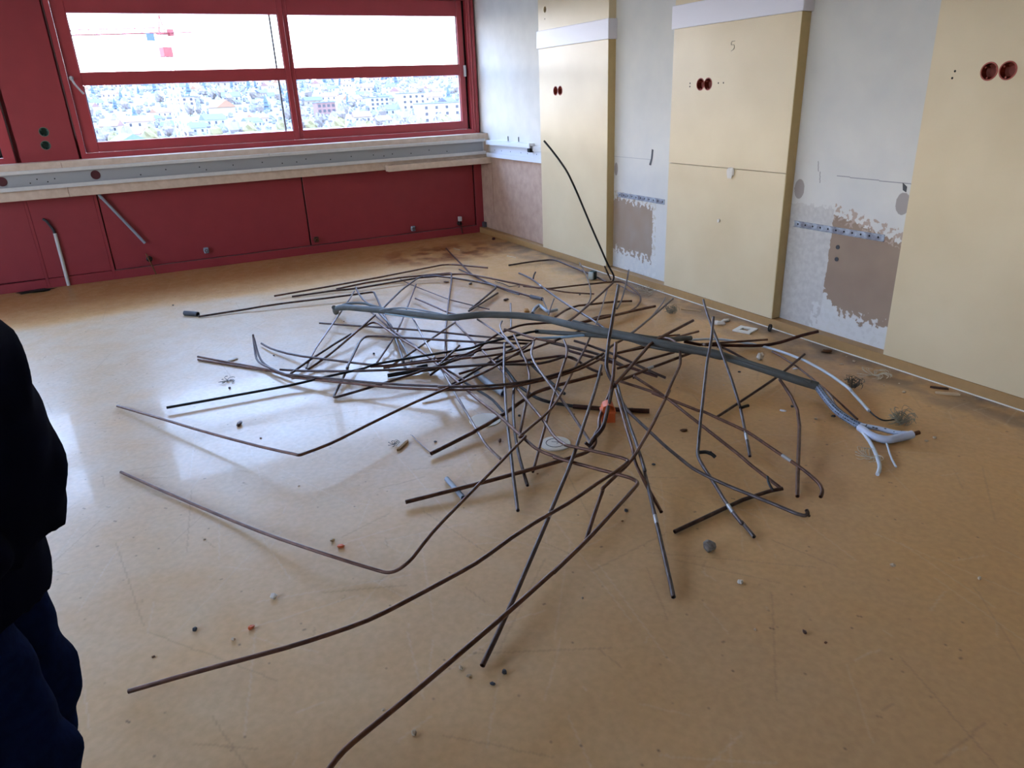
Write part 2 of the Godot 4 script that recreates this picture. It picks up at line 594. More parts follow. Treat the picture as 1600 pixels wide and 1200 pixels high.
func room():
	var st := mb()
	var nx := 8
	var nz := 10
	for i in nx:
		for j in nz:
			var p := []
			for q in [[0, 0], [1, 0], [1, 1], [0, 1]]:
				var x := lerpf(FX0, FX1, float(i + q[0]) / nx)
				var z := lerpf(FZ0, FZ1, float(j + q[1]) / nz)
				p.append(Vector3(x, 0, z))
			for t in [[0, 1, 2], [0, 2, 3]]:
				for k in [t[0], t[1], t[2]]:
					var v: Vector3 = p[k]
					st.set_normal(Vector3.UP)
					st.set_uv(Vector2(v.x, v.z) / 1.7)
					st.set_uv2(Vector2((v.x - FX0) / (FX1 - FX0), (v.z - FZ0) / (FZ1 - FZ0)))
					st.add_vertex(v)
	# underside and rim, so that the slab has thickness
	quad(st, Vector3(FX0, -0.2, FZ0), Vector3(FX1, -0.2, FZ0), Vector3(FX1, -0.2, FZ1), Vector3(FX0, -0.2, FZ1), Vector3.DOWN)
	quad(st, Vector3(FX0, 0, FZ0), Vector3(FX1, 0, FZ0), Vector3(FX1, -0.2, FZ0), Vector3(FX0, -0.2, FZ0), Vector3(0, 0, -1))
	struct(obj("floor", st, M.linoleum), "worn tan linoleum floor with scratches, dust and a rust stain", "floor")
	struct(box_obj("ceiling", Vector3(XL - 0.2, YC, ZW - 0.25), Vector3(4.2, YC + 0.25, ZB + 0.2), M.ceiling), "plain white ceiling above the emptied room", "ceiling")
	left_wall()
	struct(box_obj("wall_back", Vector3(XL - 0.2, 0, ZB), Vector3(4.2, YC, ZB + 0.2), M.plaster), "plain white wall behind the photographer", "wall")

# unseen left wall; its windows are added to brighten floor and panels
func left_wall():
	var w := Node3D.new()
	w.name = "wall_left"
	add_child(w)
	struct(w, "plain white wall on the left, outside the photo", "wall")
	var z0 := -5.6
	var z1 := -0.9
	box_obj("parapet", Vector3(XL - 0.2, 0, ZW), Vector3(XL, 1.15, ZB), M.plaster, w)
	box_obj("lintel", Vector3(XL - 0.2, 2.62, ZW), Vector3(XL, YC, ZB), M.plaster, w)
	box_obj("pier", Vector3(XL - 0.2, 1.15, ZW), Vector3(XL, 2.62, z0), M.plaster, w)
	box_obj("pier", Vector3(XL - 0.2, 1.15, z1), Vector3(XL, 2.62, ZB), M.plaster, w)
	var n := Node3D.new()
	n.name = "window_3"
	add_child(n)
	struct(n, "added strip of red framed windows, unseen in the left wall, brightening the floor", "window")
	var st := mb()
	for y in [1.15, 2.56]: box(st, Vector3(XL - 0.12, y, z0), Vector3(XL - 0.05, y + 0.06, z1))
	for k in 5:
		var z := lerpf(z0, z1 - 0.06, k / 4.0)
		box(st, Vector3(XL - 0.12, 1.15, z), Vector3(XL - 0.051, 2.62, z + 0.06))
	obj("frame", st, M.red_frame, n)
	for k in 4:
		box_obj("pane", Vector3(XL - 0.088, 1.2, lerpf(z0, z1, k / 4.0) + 0.04), Vector3(XL - 0.082, 2.57, lerpf(z0, z1, (k + 1) / 4.0) - 0.03), M.glass, n, 0.0005)

func cyl_hole(csg: Node3D, at: Vector3, axis: Vector3, r: float, length: float, m: Material):
	var h := CSGCylinder3D.new()
	h.operation = CSGShape3D.OPERATION_SUBTRACTION
	h.radius = r
	h.height = length
	h.sides = 28
	h.material = m
	h.name = "cut"
	csg.add_child(h, true)
	h.position = at
	if absf(axis.x) > 0.5: h.rotation.z = PI / 2
	elif absf(axis.z) > 0.5: h.rotation.x = PI / 2

func csg_board(called: String, lo: Vector3, hi: Vector3, m: Material, parent: Node, holes: Array, axis: Vector3) -> Node3D:
	var c := CSGBox3D.new()
	c.size = hi - lo
	c.material = m
	put(called, c, parent)
	c.position = (lo + hi) / 2.0
	for h in holes:
		cyl_hole(c, h[0] - c.position, axis, h[1], 0.5, m)
	return c

# a flush-mounted socket box seen through its hole: inward = direction into the wall
func socket_cup(parent: Node, at: Vector3, inward: Vector3, r: float, inner: Material, rim: Material):
	var st := mb()
	var p := PackedVector2Array([Vector2(0.0001, 0.046), Vector2(r * 0.55, 0.046), Vector2(r * 0.9, 0.040), Vector2(r * 0.94, 0.002)])
	lathe(st, p, at, inward, 28)
	var o := obj("socket_box", st, inner, parent)
	st = mb()
	lathe(st, PackedVector2Array([Vector2(r * 0.9, 0.006), Vector2(r * 0.9, -0.0015), Vector2(r * 1.04, -0.0015), Vector2(r * 1.06, 0.001)]), at, inward, 28)
	obj("rim", st, rim, o)
	st = mb()
	for a in [0.4, 2.5, 4.4]:
		var side := Vector3.UP * sin(a) + inward.cross(Vector3.UP) * cos(a)
		var c := at + side * r * 0.78 + inward * 0.012
		lathe(st, PackedVector2Array([Vector2(0.0001, -0.004), Vector2(0.005, -0.004), Vector2(0.005, 0.03)]), c, inward, 8)
	obj("screw_posts", st, rim, o).set_meta("kind", "stuff")

func window_wall():
	var w := Node3D.new()
	w.name = "wall_window"
	add_child(w)
	struct(w, "red panelled window wall under and between the windows", "wall")
	var T := 0.24
	# masonry behind the panels: below the sill, between the windows, above them
	box_obj("parapet", Vector3(XL, 0, ZW - T), Vector3(4.2, 1.12, ZW - 0.07), M.plaster, w)
	box_obj("lintel", Vector3(XL, 2.66, ZW - T), Vector3(4.2, YC, ZW), M.red, w)
	box_obj("pier", Vector3(-0.888, 1.12, ZW - T), Vector3(-0.346, 2.66, ZW - 0.08), M.red, w)
	box_obj("pier", Vector3(3.855, 1.12, ZW - T), Vector3(4.2, 2.66, ZW - 0.03), M.red, w)
	box_obj("pier", Vector3(XL, 1.12, ZW - T), Vector3(-4.95, 2.66, ZW), M.red, w)
	# the red panel between the windows, with its two green socket boxes
	var gh := [[Vector3(-0.602, 1.443, ZW), 0.040], [Vector3(-0.616, 1.325, ZW), 0.040]]
	csg_board("pillar_panel", Vector3(-0.845, 1.17, ZW - 0.02), Vector3(-0.372, 2.66, ZW + 0.004), M.red, w, gh, Vector3(0, 0, 1))
	for h in gh:
		socket_cup(w, h[0] + Vector3(0, 0, 0.004), Vector3(0, 0, -1), h[1], M.socket_green, M.socket_green_rim)
	box_obj("edge_strip", Vector3(-0.882, 1.30, ZW), Vector3(-0.875, 2.66, ZW + 0.008), M.metal_strip, w)
	box_obj("edge_strip", Vector3(-0.358, 1.36, ZW), Vector3(-0.353, 2.66, ZW + 0.006), M.metal_strip, w)
	# panels under the sill
	for a in [[-4.9, -2.92], [-2.9, -0.92], [-0.895, -0.335], [-0.30, 1.685], [1.700, 3.755]]:
		var flush: float = 0.0 if a[0] > -0.9 and a[0] < -0.8 else 0.012
		box_obj("red_panel", Vector3(a[0], 0.095, ZW - 0.03), Vector3(a[1], 1.12, ZW - flush), M.red, w, 0.004)
	box_obj("post", Vector3(-0.335, 0, ZW - 0.03), Vector3(-0.308, 1.12, ZW + 0.003), M.red, w)
	box_obj("post", Vector3(-0.92, 0, ZW - 0.03), Vector3(-0.895, 1.12, ZW + 0.003), M.red, w)
	box_obj("post", Vector3(3.77, 0, ZW - 0.03), Vector3(XB, 1.12, ZW + 0.004), M.red, w)
	box_obj("kick_board", Vector3(XL, 0, ZW - 0.03), Vector3(-0.92, 0.088, ZW + 0.004), M.red, w)
	box_obj("kick_board", Vector3(-0.895, 0, ZW - 0.03), Vector3(-0.335, 0.09, ZW), M.red, w)
	box_obj("kick_board", Vector3(-0.308, 0, ZW - 0.03), Vector3(3.77, 0.088, ZW + 0.004), M.red, w)
	box_obj("kick_edge", Vector3(-0.308, 0.088, ZW - 0.03), Vector3(3.77, 0.091, ZW + 0.005), M.pink_edge, w, 0.001)
	box_obj("shadow_gap", Vector3(XL, 0.02, ZW - 0.06), Vector3(XB, 1.1, ZW - 0.031), M.seal, w)
	window("window_1", -0.348, 3.86, -0.19, 3.67, true)
	window("window_2", -4.95, -0.885, -4.78, -1.06, false)
	# sill casing: a long brown board with a grey trunking channel on its face
	var s := thing("sill_board", "long brown sill casing under the windows, carrying the grey trunking", "sill")
	box_obj("board", Vector3(XL, 0.864, -8.10), Vector3(-0.52, 1.184, -8.08), M.mdf, s, 0.003)
	box_obj("board", Vector3(-0.517, 0.864, -8.10), Vector3(XB, 1.184, -8.08), M.mdf, s, 0.003)
	box_obj("sill_top", Vector3(XL, 1.172, ZW + 0.004), Vector3(XB, 1.1845, -8.101), M.mdf, s, 0.003)
	box_obj("sill_underside", Vector3(XL, 0.866, ZW + 0.004), Vector3(XB, 0.880, -8.101), M.mdf, s, 0.003)
	# trunking
	var t := thing("cable_trunking", "grey open cable trunking channel running along under the windows", "trunking")
	var prof := PackedVector2Array([Vector2(0, 0.956), Vector2(0.058, 0.956), Vector2(0.058, 0.990), Vector2(0.050, 0.990), Vector2(0.050, 0.966), Vector2(0.008, 0.966),
		Vector2(0.008, 1.115), Vector2(0.050, 1.115), Vector2(0.050, 1.098), Vector2(0.058, 1.098), Vector2(0.058, 1.127), Vector2(0, 1.127)])
	for seg in [[XL, 1.343], [1.346, 3.815]]:
		var st := mb()
		extrude(st, prof, Vector3(seg[0], 0, -8.079), Vector3(0, 0, 1), Vector3.UP, Vector3(seg[1] - seg[0], 0, 0))
		obj("channel", st, M.trunk, t)
	box_obj("recess_shade_plate", Vector3(XL, 0.9665, -8.0708), Vector3(3.8, 1.1145, -8.0695), M.trunk_recess_shade, t, 0.0002)  # added plate, its darker grey paints the shading of the recess
	for hx in [-1.012, -0.262]:
		var st2 := mb()
		lathe(st2, PackedVector2Array([Vector2(0.0001, 0.0), Vector2(0.036, 0.0), Vector2(0.036, 0.004), Vector2(0.041, 0.004), Vector2(0.041, 0.0)]), Vector3(hx, 1.045, -8.0694), Vector3(0, 0, 1), 24)
		obj("grommet", st2, M.darkred, t)
	var dots := mb()
	for x in [-0.80, -0.74, -0.66, -0.60, 0.12, 0.35, 0.66, 0.72, 0.98, 1.27, 1.47, 1.62, 1.72, 1.98, 2.21, 2.46, 2.58, 2.68, 2.9, 3.12, 3.34]:
		var yy := 1.03 + 0.016 * sin(x * 41.0)
		lathe(dots, PackedVector2Array([Vector2(0.0001, 0.001), Vector2(0.005, 0.001), Vector2(0.006, 0.0)]), Vector3(x, yy, -8.0694), Vector3(0, 0, 1), 8)
	obj("screw_holes", dots, M.hole_dark, t).set_meta("kind", "stuff")
	# loose shelf board under the right half
	var sb := box_obj("shelf_board", Vector3(2.585, 0.850, -8.078), Vector3(XB, 0.918, -7.975), M.mdf, null, 0.004)
	tag(sb, "thick light brown board fixed under the right half of the trunking", "board")
	# conduits, pipe stubs
	var c1 := mb()
	tube(c1, PackedVector3Array([Vector3(-0.735, 0.52, ZW + 0.018), Vector3(-0.74, 0.004, ZW + 0.018)]), 0.016, 12)
	tag(obj("conduit_piece", c1, M.trunk), "short white upright conduit standing on the floor against the red wall", "conduit")
	c1 = mb()
	tube(c1, rounded(PackedVector3Array([Vector3(-0.80, 0.66, ZW + 0.004), Vector3(-0.775, 0.645, ZW + 0.03), Vector3(-0.74, 0.56, ZW + 0.022), Vector3(-0.736, 0.522, ZW + 0.02)]), 0.03), 0.012, 10)
	tag(obj("cable_end", c1, M.darkgrey), "dark bent cable end above the short upright conduit", "cable")
	c1 = mb()
	tube(c1, PackedVector3Array([Vector3(-0.285, 0.862, ZW + 0.02), Vector3(-0.28, 0.84, ZW + 0.022), Vector3(0.022, 0.334, ZW + 0.03)]), 0.014, 12)
	tag(obj("conduit_piece", c1, M.cablegrey), "long grey conduit hanging askew from the sill across a red panel", "conduit")
	var stubs := [[0.028, 0.165, "dark pipe stub sticking out of the red wall below the hanging conduit", 0], [0.584, 0.184, "grey valve stub on the red panel right of the hanging conduit", 1], [1.755, 0.157, "dull stub on the red wall just right of the panel seam", 2],
		[2.918, 0.147, "grey valve stub on the right-hand red panel", 1], [3.531, 0.140, "pale stub with a dark neck nearest the corner of the red wall", 3]]
	for q in stubs:
		var o := thing("pipe_stub", q[2], "stub", Vector3(q[0], 0, ZW), "pipe stubs along the red wall")
		var st3 := mb()
		lathe(st3, PackedVector2Array([Vector2(0.0001, 0), Vector2(0.03, 0.0), Vector2(0.03, 0.006), Vector2(0.018, 0.012), Vector2(0.018, 0.05), Vector2(0.011, 0.05), Vector2(0.011, 0.02), Vector2(0.0001, 0.02)]), Vector3(0, q[1], -0.006), Vector3(0, 0, 1), 16)
		obj("flange", st3, [M.black, M.metal_strip, M.brownchip, M.black][q[3]], o)
		st3 = mb()
		if q[3] == 0:
			tube(st3, rounded(PackedVector3Array([Vector3(-0.02, q[1] + 0.06, 0.02), Vector3(0, q[1] - 0.01, 0.055), Vector3(0.03, 0.01, 0.06)]), 0.03), 0.007, 8)
			obj("wire", st3, M.brownchip, o)
		elif q[3] == 3:
			box(st3, Vector3(-0.02, q[1] + 0.03, 0.0), Vector3(0.022, q[1] + 0.085, 0.04), 0.004)
			obj("cap", st3, M.trunk, o)
			st3 = mb()
			tube(st3, PackedVector3Array([Vector3(0.005, q[1] - 0.02, 0.03), Vector3(0.012, 0.02, 0.05)]), 0.009, 8)
			obj("pipe", st3, M.rust, o)
		else:
			box(st3, Vector3(-0.024, q[1] - 0.03, 0.004), Vector3(0.024, q[1] + 0.032, 0.03), 0.006)
			obj("plate", st3, M.rust if q[3] == 2 else M.steel, o)
	var scrap := mb()
	lump(scrap, Vector3(0.34, 0.03, 0.06), 3)
	var so := obj("rubber_scrap", scrap, M.black)
	so.position = Vector3(-1.02, 0, -8.16)
	tag(so, "long black scrap on the floor at the foot of the red wall", "scrap")

func window(called: String, x0: float, x1: float, g0: float, g1: float, right: bool):
	var w := Node3D.new()
	w.name = called
	add_child(w)
	struct(w, "wide red framed window of four panes above the hillside view" if right else "second red framed window left of the pillar", "window")
	var zf := ZW + 0.02     # face of the outer frame
	var zs := ZW - 0.005    # face of the sashes
	var y0 := 1.17
	var y1 := 2.66
	var m0 := lerpf(g0, g1, 0.4987)   # centre mullion
	var gy := [1.327, 1.828, 1.944, 2.44]
	# outer frame
	var st := mb()
	box(st, Vector3(x0, y0, ZW - 0.14), Vector3(x0 + 0.045, y1, zf))
	box(st, Vector3(x1 - 0.09, y0, ZW - 0.14), Vector3(x1, y1, zf))
	box(st, Vector3(x0, 2.60, ZW - 0.14), Vector3(x1, y1, zf + 0.001))
	box(st, Vector3(x0, y0, ZW - 0.14), Vector3(x1, y0 + 0.062, zf + 0.001))
	obj("frame", st, M.red_frame, w)
	if right:
		# the stepped profiles at the right jamb
		box_obj("jamb_profile", Vector3(3.792, y0, zf), Vector3(3.812, y1, zf + 0.016), M.red_frame, w, 0.004)
		box_obj("jamb_profile", Vector3(3.826, y0, zf), Vector3(3.86, y1, zf + 0.010), M.red_frame, w, 0.004)
	# two sashes
	var xs := [[x0 + 0.047, m0 + 0.004, g0, m0 - 0.052, zs], [m0 + 0.006, x1 - 0.122, m0 + 0.052, g1, zs - 0.022]]
	for k in 2:
		var a = xs[k]
		st = mb()
		var zt: float = a[4]
		var zb := zt - 0.06
		box(st, Vector3(a[0], y0 + 0.064, zb), Vector3(a[2], 2.598, zt), 0.004)
		box(st, Vector3(a[3], y0 + 0.064, zb), Vector3(a[1], 2.598, zt), 0.004)
		box(st, Vector3(a[2], gy[3], zb), Vector3(a[3], 2.598, zt), 0.004)
		box(st, Vector3(a[2], y0 + 0.064, zb), Vector3(a[3], gy[0], zt), 0.004)
		box(st, Vector3(a[2], gy[1], zb), Vector3(a[3], gy[2], zt), 0.004)
		var sash := obj("sash", st, M.red_frame, w)
		for r in 2:
			box_obj("pane", Vector3(a[2] - 0.01, gy[r * 2] - 0.01, zb + 0.024), Vector3(a[3] + 0.01, gy[r * 2 + 1] + 0.01, zb + 0.030), M.glass, sash, 0.0005)
			# rubber bead round the pane
			st = mb()
			var b := 0.006
			box(st, Vector3(a[2], gy[r * 2], zb + 0.031), Vector3(a[2] + b, gy[r * 2 + 1], zb + 0.04), 0.001)
			box(st, Vector3(a[3] - b, gy[r * 2], zb + 0.031), Vector3(a[3], gy[r * 2 + 1], zb + 0.04), 0.001)
			obj("bead", st, M.seal, sash)
	# outer storm frame edge seen through the left sash
	box_obj("storm_bar", Vector3(m0 - 0.123, y0, ZW - 0.125), Vector3(m0 - 0.105, y1, ZW - 0.10), M.shoe, w, 0.002)
	box_obj("shadow_gap", Vector3(x1 - 0.125, y0 + 0.064, ZW - 0.09), Vector3(x1 - 0.088, 2.60, ZW - 0.05), M.seal, w)
	if right:
		st = mb()
		lathe(st, PackedVector2Array([Vector2(0.0001, 0.03), Vector2(0.017, 0.028), Vector2(0.02, 0.0)]), Vector3(-0.272, 1.895, zs), Vector3(0, 0, 1), 16)
		var path := rounded(PackedVector3Array([Vector3(-0.272, 1.895, zs + 0.022), Vector3(-0.272, 1.895, zs + 0.055), Vector3(-0.255, 1.84, zs + 0.06), Vector3(-0.20, 1.755, zs + 0.055)]), 0.02)
		tube(st, path, 0.012, 10, false, 1.0, 0.009)
		obj("handle", st, M.handle, w)
		box_obj("latch", Vector3(3.716, 1.81, zs - 0.022), Vector3(3.742, 1.93, zs + 0.008), M.handle, w, 0.003)

# ---------------------------------------------------------------- right wall
func bay_material(which: int) -> StandardMaterial3D:
	# bare plaster of one bay: y up 0..2.78, u along the wall; scraped brown glue patch, scratches, filled holes
	var W := 256
	var H := 768
	var n := FastNoiseLite.new(); n.seed = 70 + which; n.frequency = 0.07; n.fractal_octaves = 4
	var g := n.get_image(W, H)
	var n2 := FastNoiseLite.new(); n2.seed = 80 + which; n2.frequency = 0.012; n2.fractal_octaves = 3
	var g2 := n2.get_image(W, H)
	var im := Image.create(W, H, false, Image.FORMAT_RGB8)
	var white := Color(0.83, 0.82, 0.79)
	var brown := Color(0.61, 0.525, 0.445)
	var grey := Color(0.66, 0.64, 0.62)
	var lo := [Vector2(0.0, 0.16), Vector2(0.55, 0.12)]
	for y in H:
		var v := YC * (1.0 - (y + 0.5) / H)
		for x in W:
			var u := (x + 0.5) / W
			var t := g.get_pixel(x, y).r
			var s := g2.get_pixel(x, y).r
			var c := white.lerp(Color(0.77, 0.77, 0.76), s * 0.6)
			var edge := (t - 0.5) * 0.10
			if which == 0:
				var top := 0.70 - 0.06 * u + edge
				var bot := 0.24 - 0.05 * u + edge * 1.4
				var rt := 0.68 + edge * 0.25 - 0.04 * clampf(v - 0.3, 0, 1)
				if u < rt and v < top and v > bot: c = brown.lerp(grey, s * 0.4)
				elif u < rt + 0.05 and v < top + 0.05 and v > 0.1 and t > 0.56: c = c.lerp(Color(0.74, 0.70, 0.62), 0.7)
				if v < 0.26 and u < 0.75 and t > 0.55: c = c.lerp(Color(0.85, 0.845, 0.825), 0.75)
			else:
				var top2 := 0.84 - 0.13 * clampf((u - 0.35) / 0.65, 0, 1) + edge * 0.7
				var bot2 := 0.34 - 0.28 * clampf((u - 0.38) / 0.35, 0, 1) + edge
				var lf := 0.395 + edge * 0.15 - 0.02 * clampf(0.6 - v, 0, 1)
				if u > lf and v < top2 and v > maxf(bot2, 0.2 + edge): c = brown.lerp(Color(0.52, 0.44, 0.38), s * 0.5)
				elif u < lf and v < 0.86 + edge * 0.5: c = grey.lerp(white, 0.35 + 0.5 * t)
				if v < 0.22 + edge * 1.5 and u > 0.3 and t > 0.42: c = c.lerp(Color(0.83, 0.825, 0.805), 0.85)
				if absf(v - top2) < 0.05 and u > lf and t > 0.55: c = Color(0.70, 0.62, 0.56)
			im.set_pixel(x, y, c)
	# filler spots, cracks
	var spots := [[0.045, 0.945, 0.030, 0.055]] if which == 0 else [[0.07, 0.952, 0.045, 0.062], [0.90, 0.935, 0.05, 0.062]]
	for s in spots:
		for y in H:
			var v := YC * (1.0 - (y + 0.5) / H)
			if absf(v - s[1]) > s[3]: continue
			for x in W:
				var u := (x + 0.5) / W
				if Vector2((u - s[0]) / s[2], (v - s[1]) / s[3]).length() < 1.0: im.set_pixel(x, y, Color(0.62, 0.59, 0.57))
	var py := func(v: float) -> float: return (1.0 - v / YC) * H
	if which == 0:
		line_on(im, Vector2(0, py.call(1.052)), Vector2(W * 0.64, py.call(1.050)), Color(0.55, 0.55, 0.57), 0.6, false)
	else:
		line_on(im, Vector2(W * 0.38, py.call(1.055)), Vector2(W, py.call(1.045)), Color(0.40, 0.40, 0.43), 0.8, false)
		for q in [[0.21, 1.13, 1.07], [0.235, 1.07, 1.0]]:
			line_on(im, Vector2(W * q[0], py.call(q[1])), Vector2(W * (q[0] + 0.01), py.call(q[2])), Color(0.3, 0.3, 0.3), 0.8, false)
	var m := StandardMaterial3D.new()
	m.resource_name = "bay_plaster"
	m.albedo_texture = ImageTexture.create_from_image(im)
	m.texture_repeat = false
	m.roughness = 0.85
	return m

func bay_skin(wall: Node, z0: float, z1: float, which: int):
	var st := mb()
	var x := XB - 0.004
	quad(st, Vector3(x, YC, z0), Vector3(x, YC, z1), Vector3(x, 0, z1), Vector3(x, 0, z0), Vector3(-1, 0, 0))
	quad(st, Vector3(x, 0, z0), Vector3(x, YC, z0), Vector3(XB, YC, z0), Vector3(XB, 0, z0), Vector3(0, 0, -1), Rect2(0, 0, 0.001, 1))
	quad(st, Vector3(x, 0, z1), Vector3(x, YC, z1), Vector3(XB, YC, z1), Vector3(XB, 0, z1), Vector3(0, 0, 1), Rect2(0, 0, 0.001, 1))
	obj("bare_plaster", st, bay_material(which), wall)

func right_wall():
	var w := Node3D.new()
	w.name = "wall_right"
	add_child(w)
	struct(w, "white plastered right wall with scraped bays between the yellow panels", "wall")
	box_obj("masonry", Vector3(XB, 0, ZW - 0.2), Vector3(XB + 0.2, YC, ZB), M.plaster, w)
	bay_skin(w, -5.505, -4.645, 0)
	bay_skin(w, -3.475, -2.58, 1)
	# torn slit and a broken hole in the plaster
	var st := mb()
	extrude(st, PackedVector2Array([Vector2(0, 1.135), Vector2(0.020, 1.13), Vector2(0.012, 1.06), Vector2(-0.006, 1.005), Vector2(-0.03, 1.01), Vector2(-0.008, 1.06)]), Vector3(XB - 0.0065, 0, -4.965), Vector3(0, 0, 1), Vector3.UP, Vector3(0.003, 0, 0))
	obj("torn_slit", st, M.darkgrey, w)
	st = mb()
	extrude(st, PackedVector2Array([Vector2(0, 1.05), Vector2(0.03, 1.03), Vector2(0.03, 1.0), Vector2(0.008, 1.01)]), Vector3(XB - 0.0065, 0, -2.69), Vector3(0, 0, 1), Vector3.UP, Vector3(0.003, 0, 0))
	obj("broken_hole", st, M.darkgrey, w)
	st = mb()
	for p in [[-3.061, 0.626], [-3.058, 0.550]]:
		lathe(st, PackedVector2Array([Vector2(0.0001, 0.002), Vector2(0.006, 0.002), Vector2(0.006, 0.004), Vector2(0.013, 0.004), Vector2(0.014, 0.0)]), Vector3(XB - 0.004, p[1], p[0]), Vector3(-1, 0, 0), 12)
	obj("wall_plug", st, M.darkgrey, w)
	# plinth with the pale joint along its foot
	var b := box_obj("baseboard_right", Vector3(XP, 0, ZW + 0.004), Vector3(XB + 0.01, 0.065, ZB), M.plinth, null, 0.003)
	struct(b, "tan linoleum plinth along the foot of the right wall", "baseboard")
	box_obj("pale_joint", Vector3(XP - 0.007, 0, -5.95), Vector3(XP, 0.006, ZB), M.joint, b, 0.001)
	# linings
	var names := ["first yellow lining panel from the window, beside the tall standing pipe", "middle yellow lining panel with a cracked joint at mid height", "yellow lining panel cut by the right edge of the photo"]
	var spans := [[-6.68, -5.50], [-4.65, -3.468], [-2.587, -1.40]]
	var socks := [[-6.371, -6.287], [-4.333, -4.255], [-2.281, -2.193]]
	for k in 3:
		var z0: float = spans[k][0]
		var z1: float = spans[k][1]
		var t := thing("lining_panel", names[k], "panel", Vector3(XP, 0, (z0 + z1) / 2))
		var o := t.position
		var holes := []
		for zz in socks[k]:
			holes.append([Vector3(XP, 1.612, zz) - o, 0.0405])
		var lo_y := 0.067
		if k == 1:
			box_obj("board", Vector3(0, 0.067, z0 - o.z), Vector3(0.078, 1.049, z1 - o.z), M.cream, t, 0.002)
			lo_y = 1.053
		csg_board("board", Vector3(0, lo_y, z0 - o.z), Vector3(0.078, 1.995, z1 - o.z), M.cream, t, holes, Vector3(1, 0, 0))
		for h in holes:
			socket_cup(t, h[0], Vector3(1, 0, 0), 0.0405, M.socket_red, M.socket_rim)
		var top_holes := [[Vector3(XP, 2.324, -6.549) - o, 0.026]] if k == 0 else []
		csg_board("board", Vector3(0.003, 2.15, z0 - o.z), Vector3(0.078, YC - 0.004, z1 - o.z), M.cream, t, top_holes, Vector3(1, 0, 0))
		box_obj("cover_strip", Vector3(-0.014, 1.995, z0 - o.z - 0.018), Vector3(0.078, 2.150, z1 - o.z + 0.02), M.strip, t, 0.003)
		# board sides toward the bay, their shade painted as a darker cream
		box_obj("side_edge", Vector3(0.002, 0.07, z1 - o.z), Vector3(0.076, 1.993, z1 - o.z + 0.004), M.cream_shade, t, 0.001)
		if k == 1:
			st = mb()
			tube(st, rounded(PackedVector3Array([Vector3(-0.0015, 1.872, -4.015 - o.z), Vector3(-0.0015, 1.873, -4.045 - o.z), Vector3(-0.0015, 1.848, -4.05 - o.z), Vector3(-0.0015, 1.852, -4.02 - o.z), Vector3(-0.0015, 1.825, -4.015 - o.z), Vector3(-0.0015, 1.812, -4.045 - o.z)]), 0.012), 0.0016, 5, false)
			obj("pencil_figure", st, M.pencil_faint, t)
		# screw holes
		st = mb()
		var dots := [[[-6.55, 2.245]], [[-4.447, 1.622], [-4.447, 1.600], [-4.15, 1.615], [-4.10, 1.615], [-4.053, 0.674]], [[-2.452, 1.62], [-2.46, 1.588]]]
		for d in dots[k]:
			lathe(st, PackedVector2Array([Vector2(0.0001, 0.0008), Vector2(0.005, 0.0008), Vector2(0.006, 0)]), Vector3(0, d[1], d[0] - o.z), Vector3(-1, 0, 0), 8)
		obj("screw_holes", st, M.hole_dark, t).set_meta("kind", "stuff")
	# torn lump of wallpaper and a plug on the middle panel
	st = mb()
	lump(st, Vector3(0.022, 0.085, 0.075), 31)
	var nub := obj("torn_plug", st, M.plasterbit)
	nub.position = Vector3(XP - 0.006, 0.985, -3.965)
	tag(nub, "white torn plug sticking out of the middle yellow panel at its joint", "plug")
	st = mb()
	lump(st, Vector3(0.016, 0.03, 0.03), 32)
	var nub2 := obj("wall_plug", st, M.plasterbit)
	nub2.position = Vector3(XP - 0.004, 0.662, -4.05)
	tag(nub2, "small pale wall plug low on the middle yellow panel", "plug")
	# plywood lining in the corner below the trunking
	var ply := thing("plywood_lining", "pinkish brown plywood lining in the corner under the short trunking", "panel", Vector3(XB, 0, -7.5))
	box_obj("sheet", Vector3(-0.016, 0.067, ZW + 0.008 + 7.5), Vector3(-0.001, 0.925, -6.70 + 7.5), M.ply, ply, 0.002)
	box_obj("batten", Vector3(-0.026, 0.27, -8.05 + 7.5), Vector3(-0.0165, 0.86, -7.97 + 7.5), M.ply, ply, 0.002)
	box_obj("corner_foot", Vector3(-0.05, 0.067, -8.27 + 7.5), Vector3(-0.017, 0.13, -8.2 + 7.5), M.darkgrey, ply, 0.003)
	# short trunking on the right wall
	var t2 := thing("cable_trunking", "short white trunking on the right wall between the corner and the first panel", "trunking", Vector3(XB, 0, -7.4))
	var prof := PackedVector2Array([Vector2(0, 0.925), Vector2(0.062, 0.925), Vector2(0.062, 0.972), Vector2(0.05, 0.972), Vector2(0.05, 0.945), Vector2(0.008, 0.945),
		Vector2(0.008, 1.085), Vector2(0.05, 1.085), Vector2(0.05, 1.062), Vector2(0.062, 1.062), Vector2(0.062, 1.11), Vector2(0, 1.11)])
	st = mb()
	extrude(st, prof, Vector3(0, 0, -8.02 + 7.4), Vector3(-1, 0, 0), Vector3.UP, Vector3(0, 0, 1.06))
	obj("channel", st, M.trunk_white, t2)
	st = mb()
	extrude(st, PackedVector2Array([Vector2(0, 0.925), Vector2(0.062, 0.925), Vector2(0.062, 0.972), Vector2(0.05, 0.972), Vector2(0.05, 0.945), Vector2(0.008, 0.945), Vector2(0.008, 1.05), Vector2(0, 1.05)]), Vector3(0, 0, -6.958 + 7.4), Vector3(-1, 0, 0), Vector3.UP, Vector3(0, 0, 0.245))
	obj("channel", st, M.trunk_white, t2)
	box_obj("end_piece", Vector3(-0.03, 1.03, -6.95 + 7.4), Vector3(-0.002, 1.085, -6.73 + 7.4), M.trunk, t2, 0.002)
	box_obj("dark_clip", Vector3(-0.055, 1.02, -7.02 + 7.4), Vector3(-0.01, 1.058, -6.96 + 7.4), M.hole_dark, t2, 0.003)
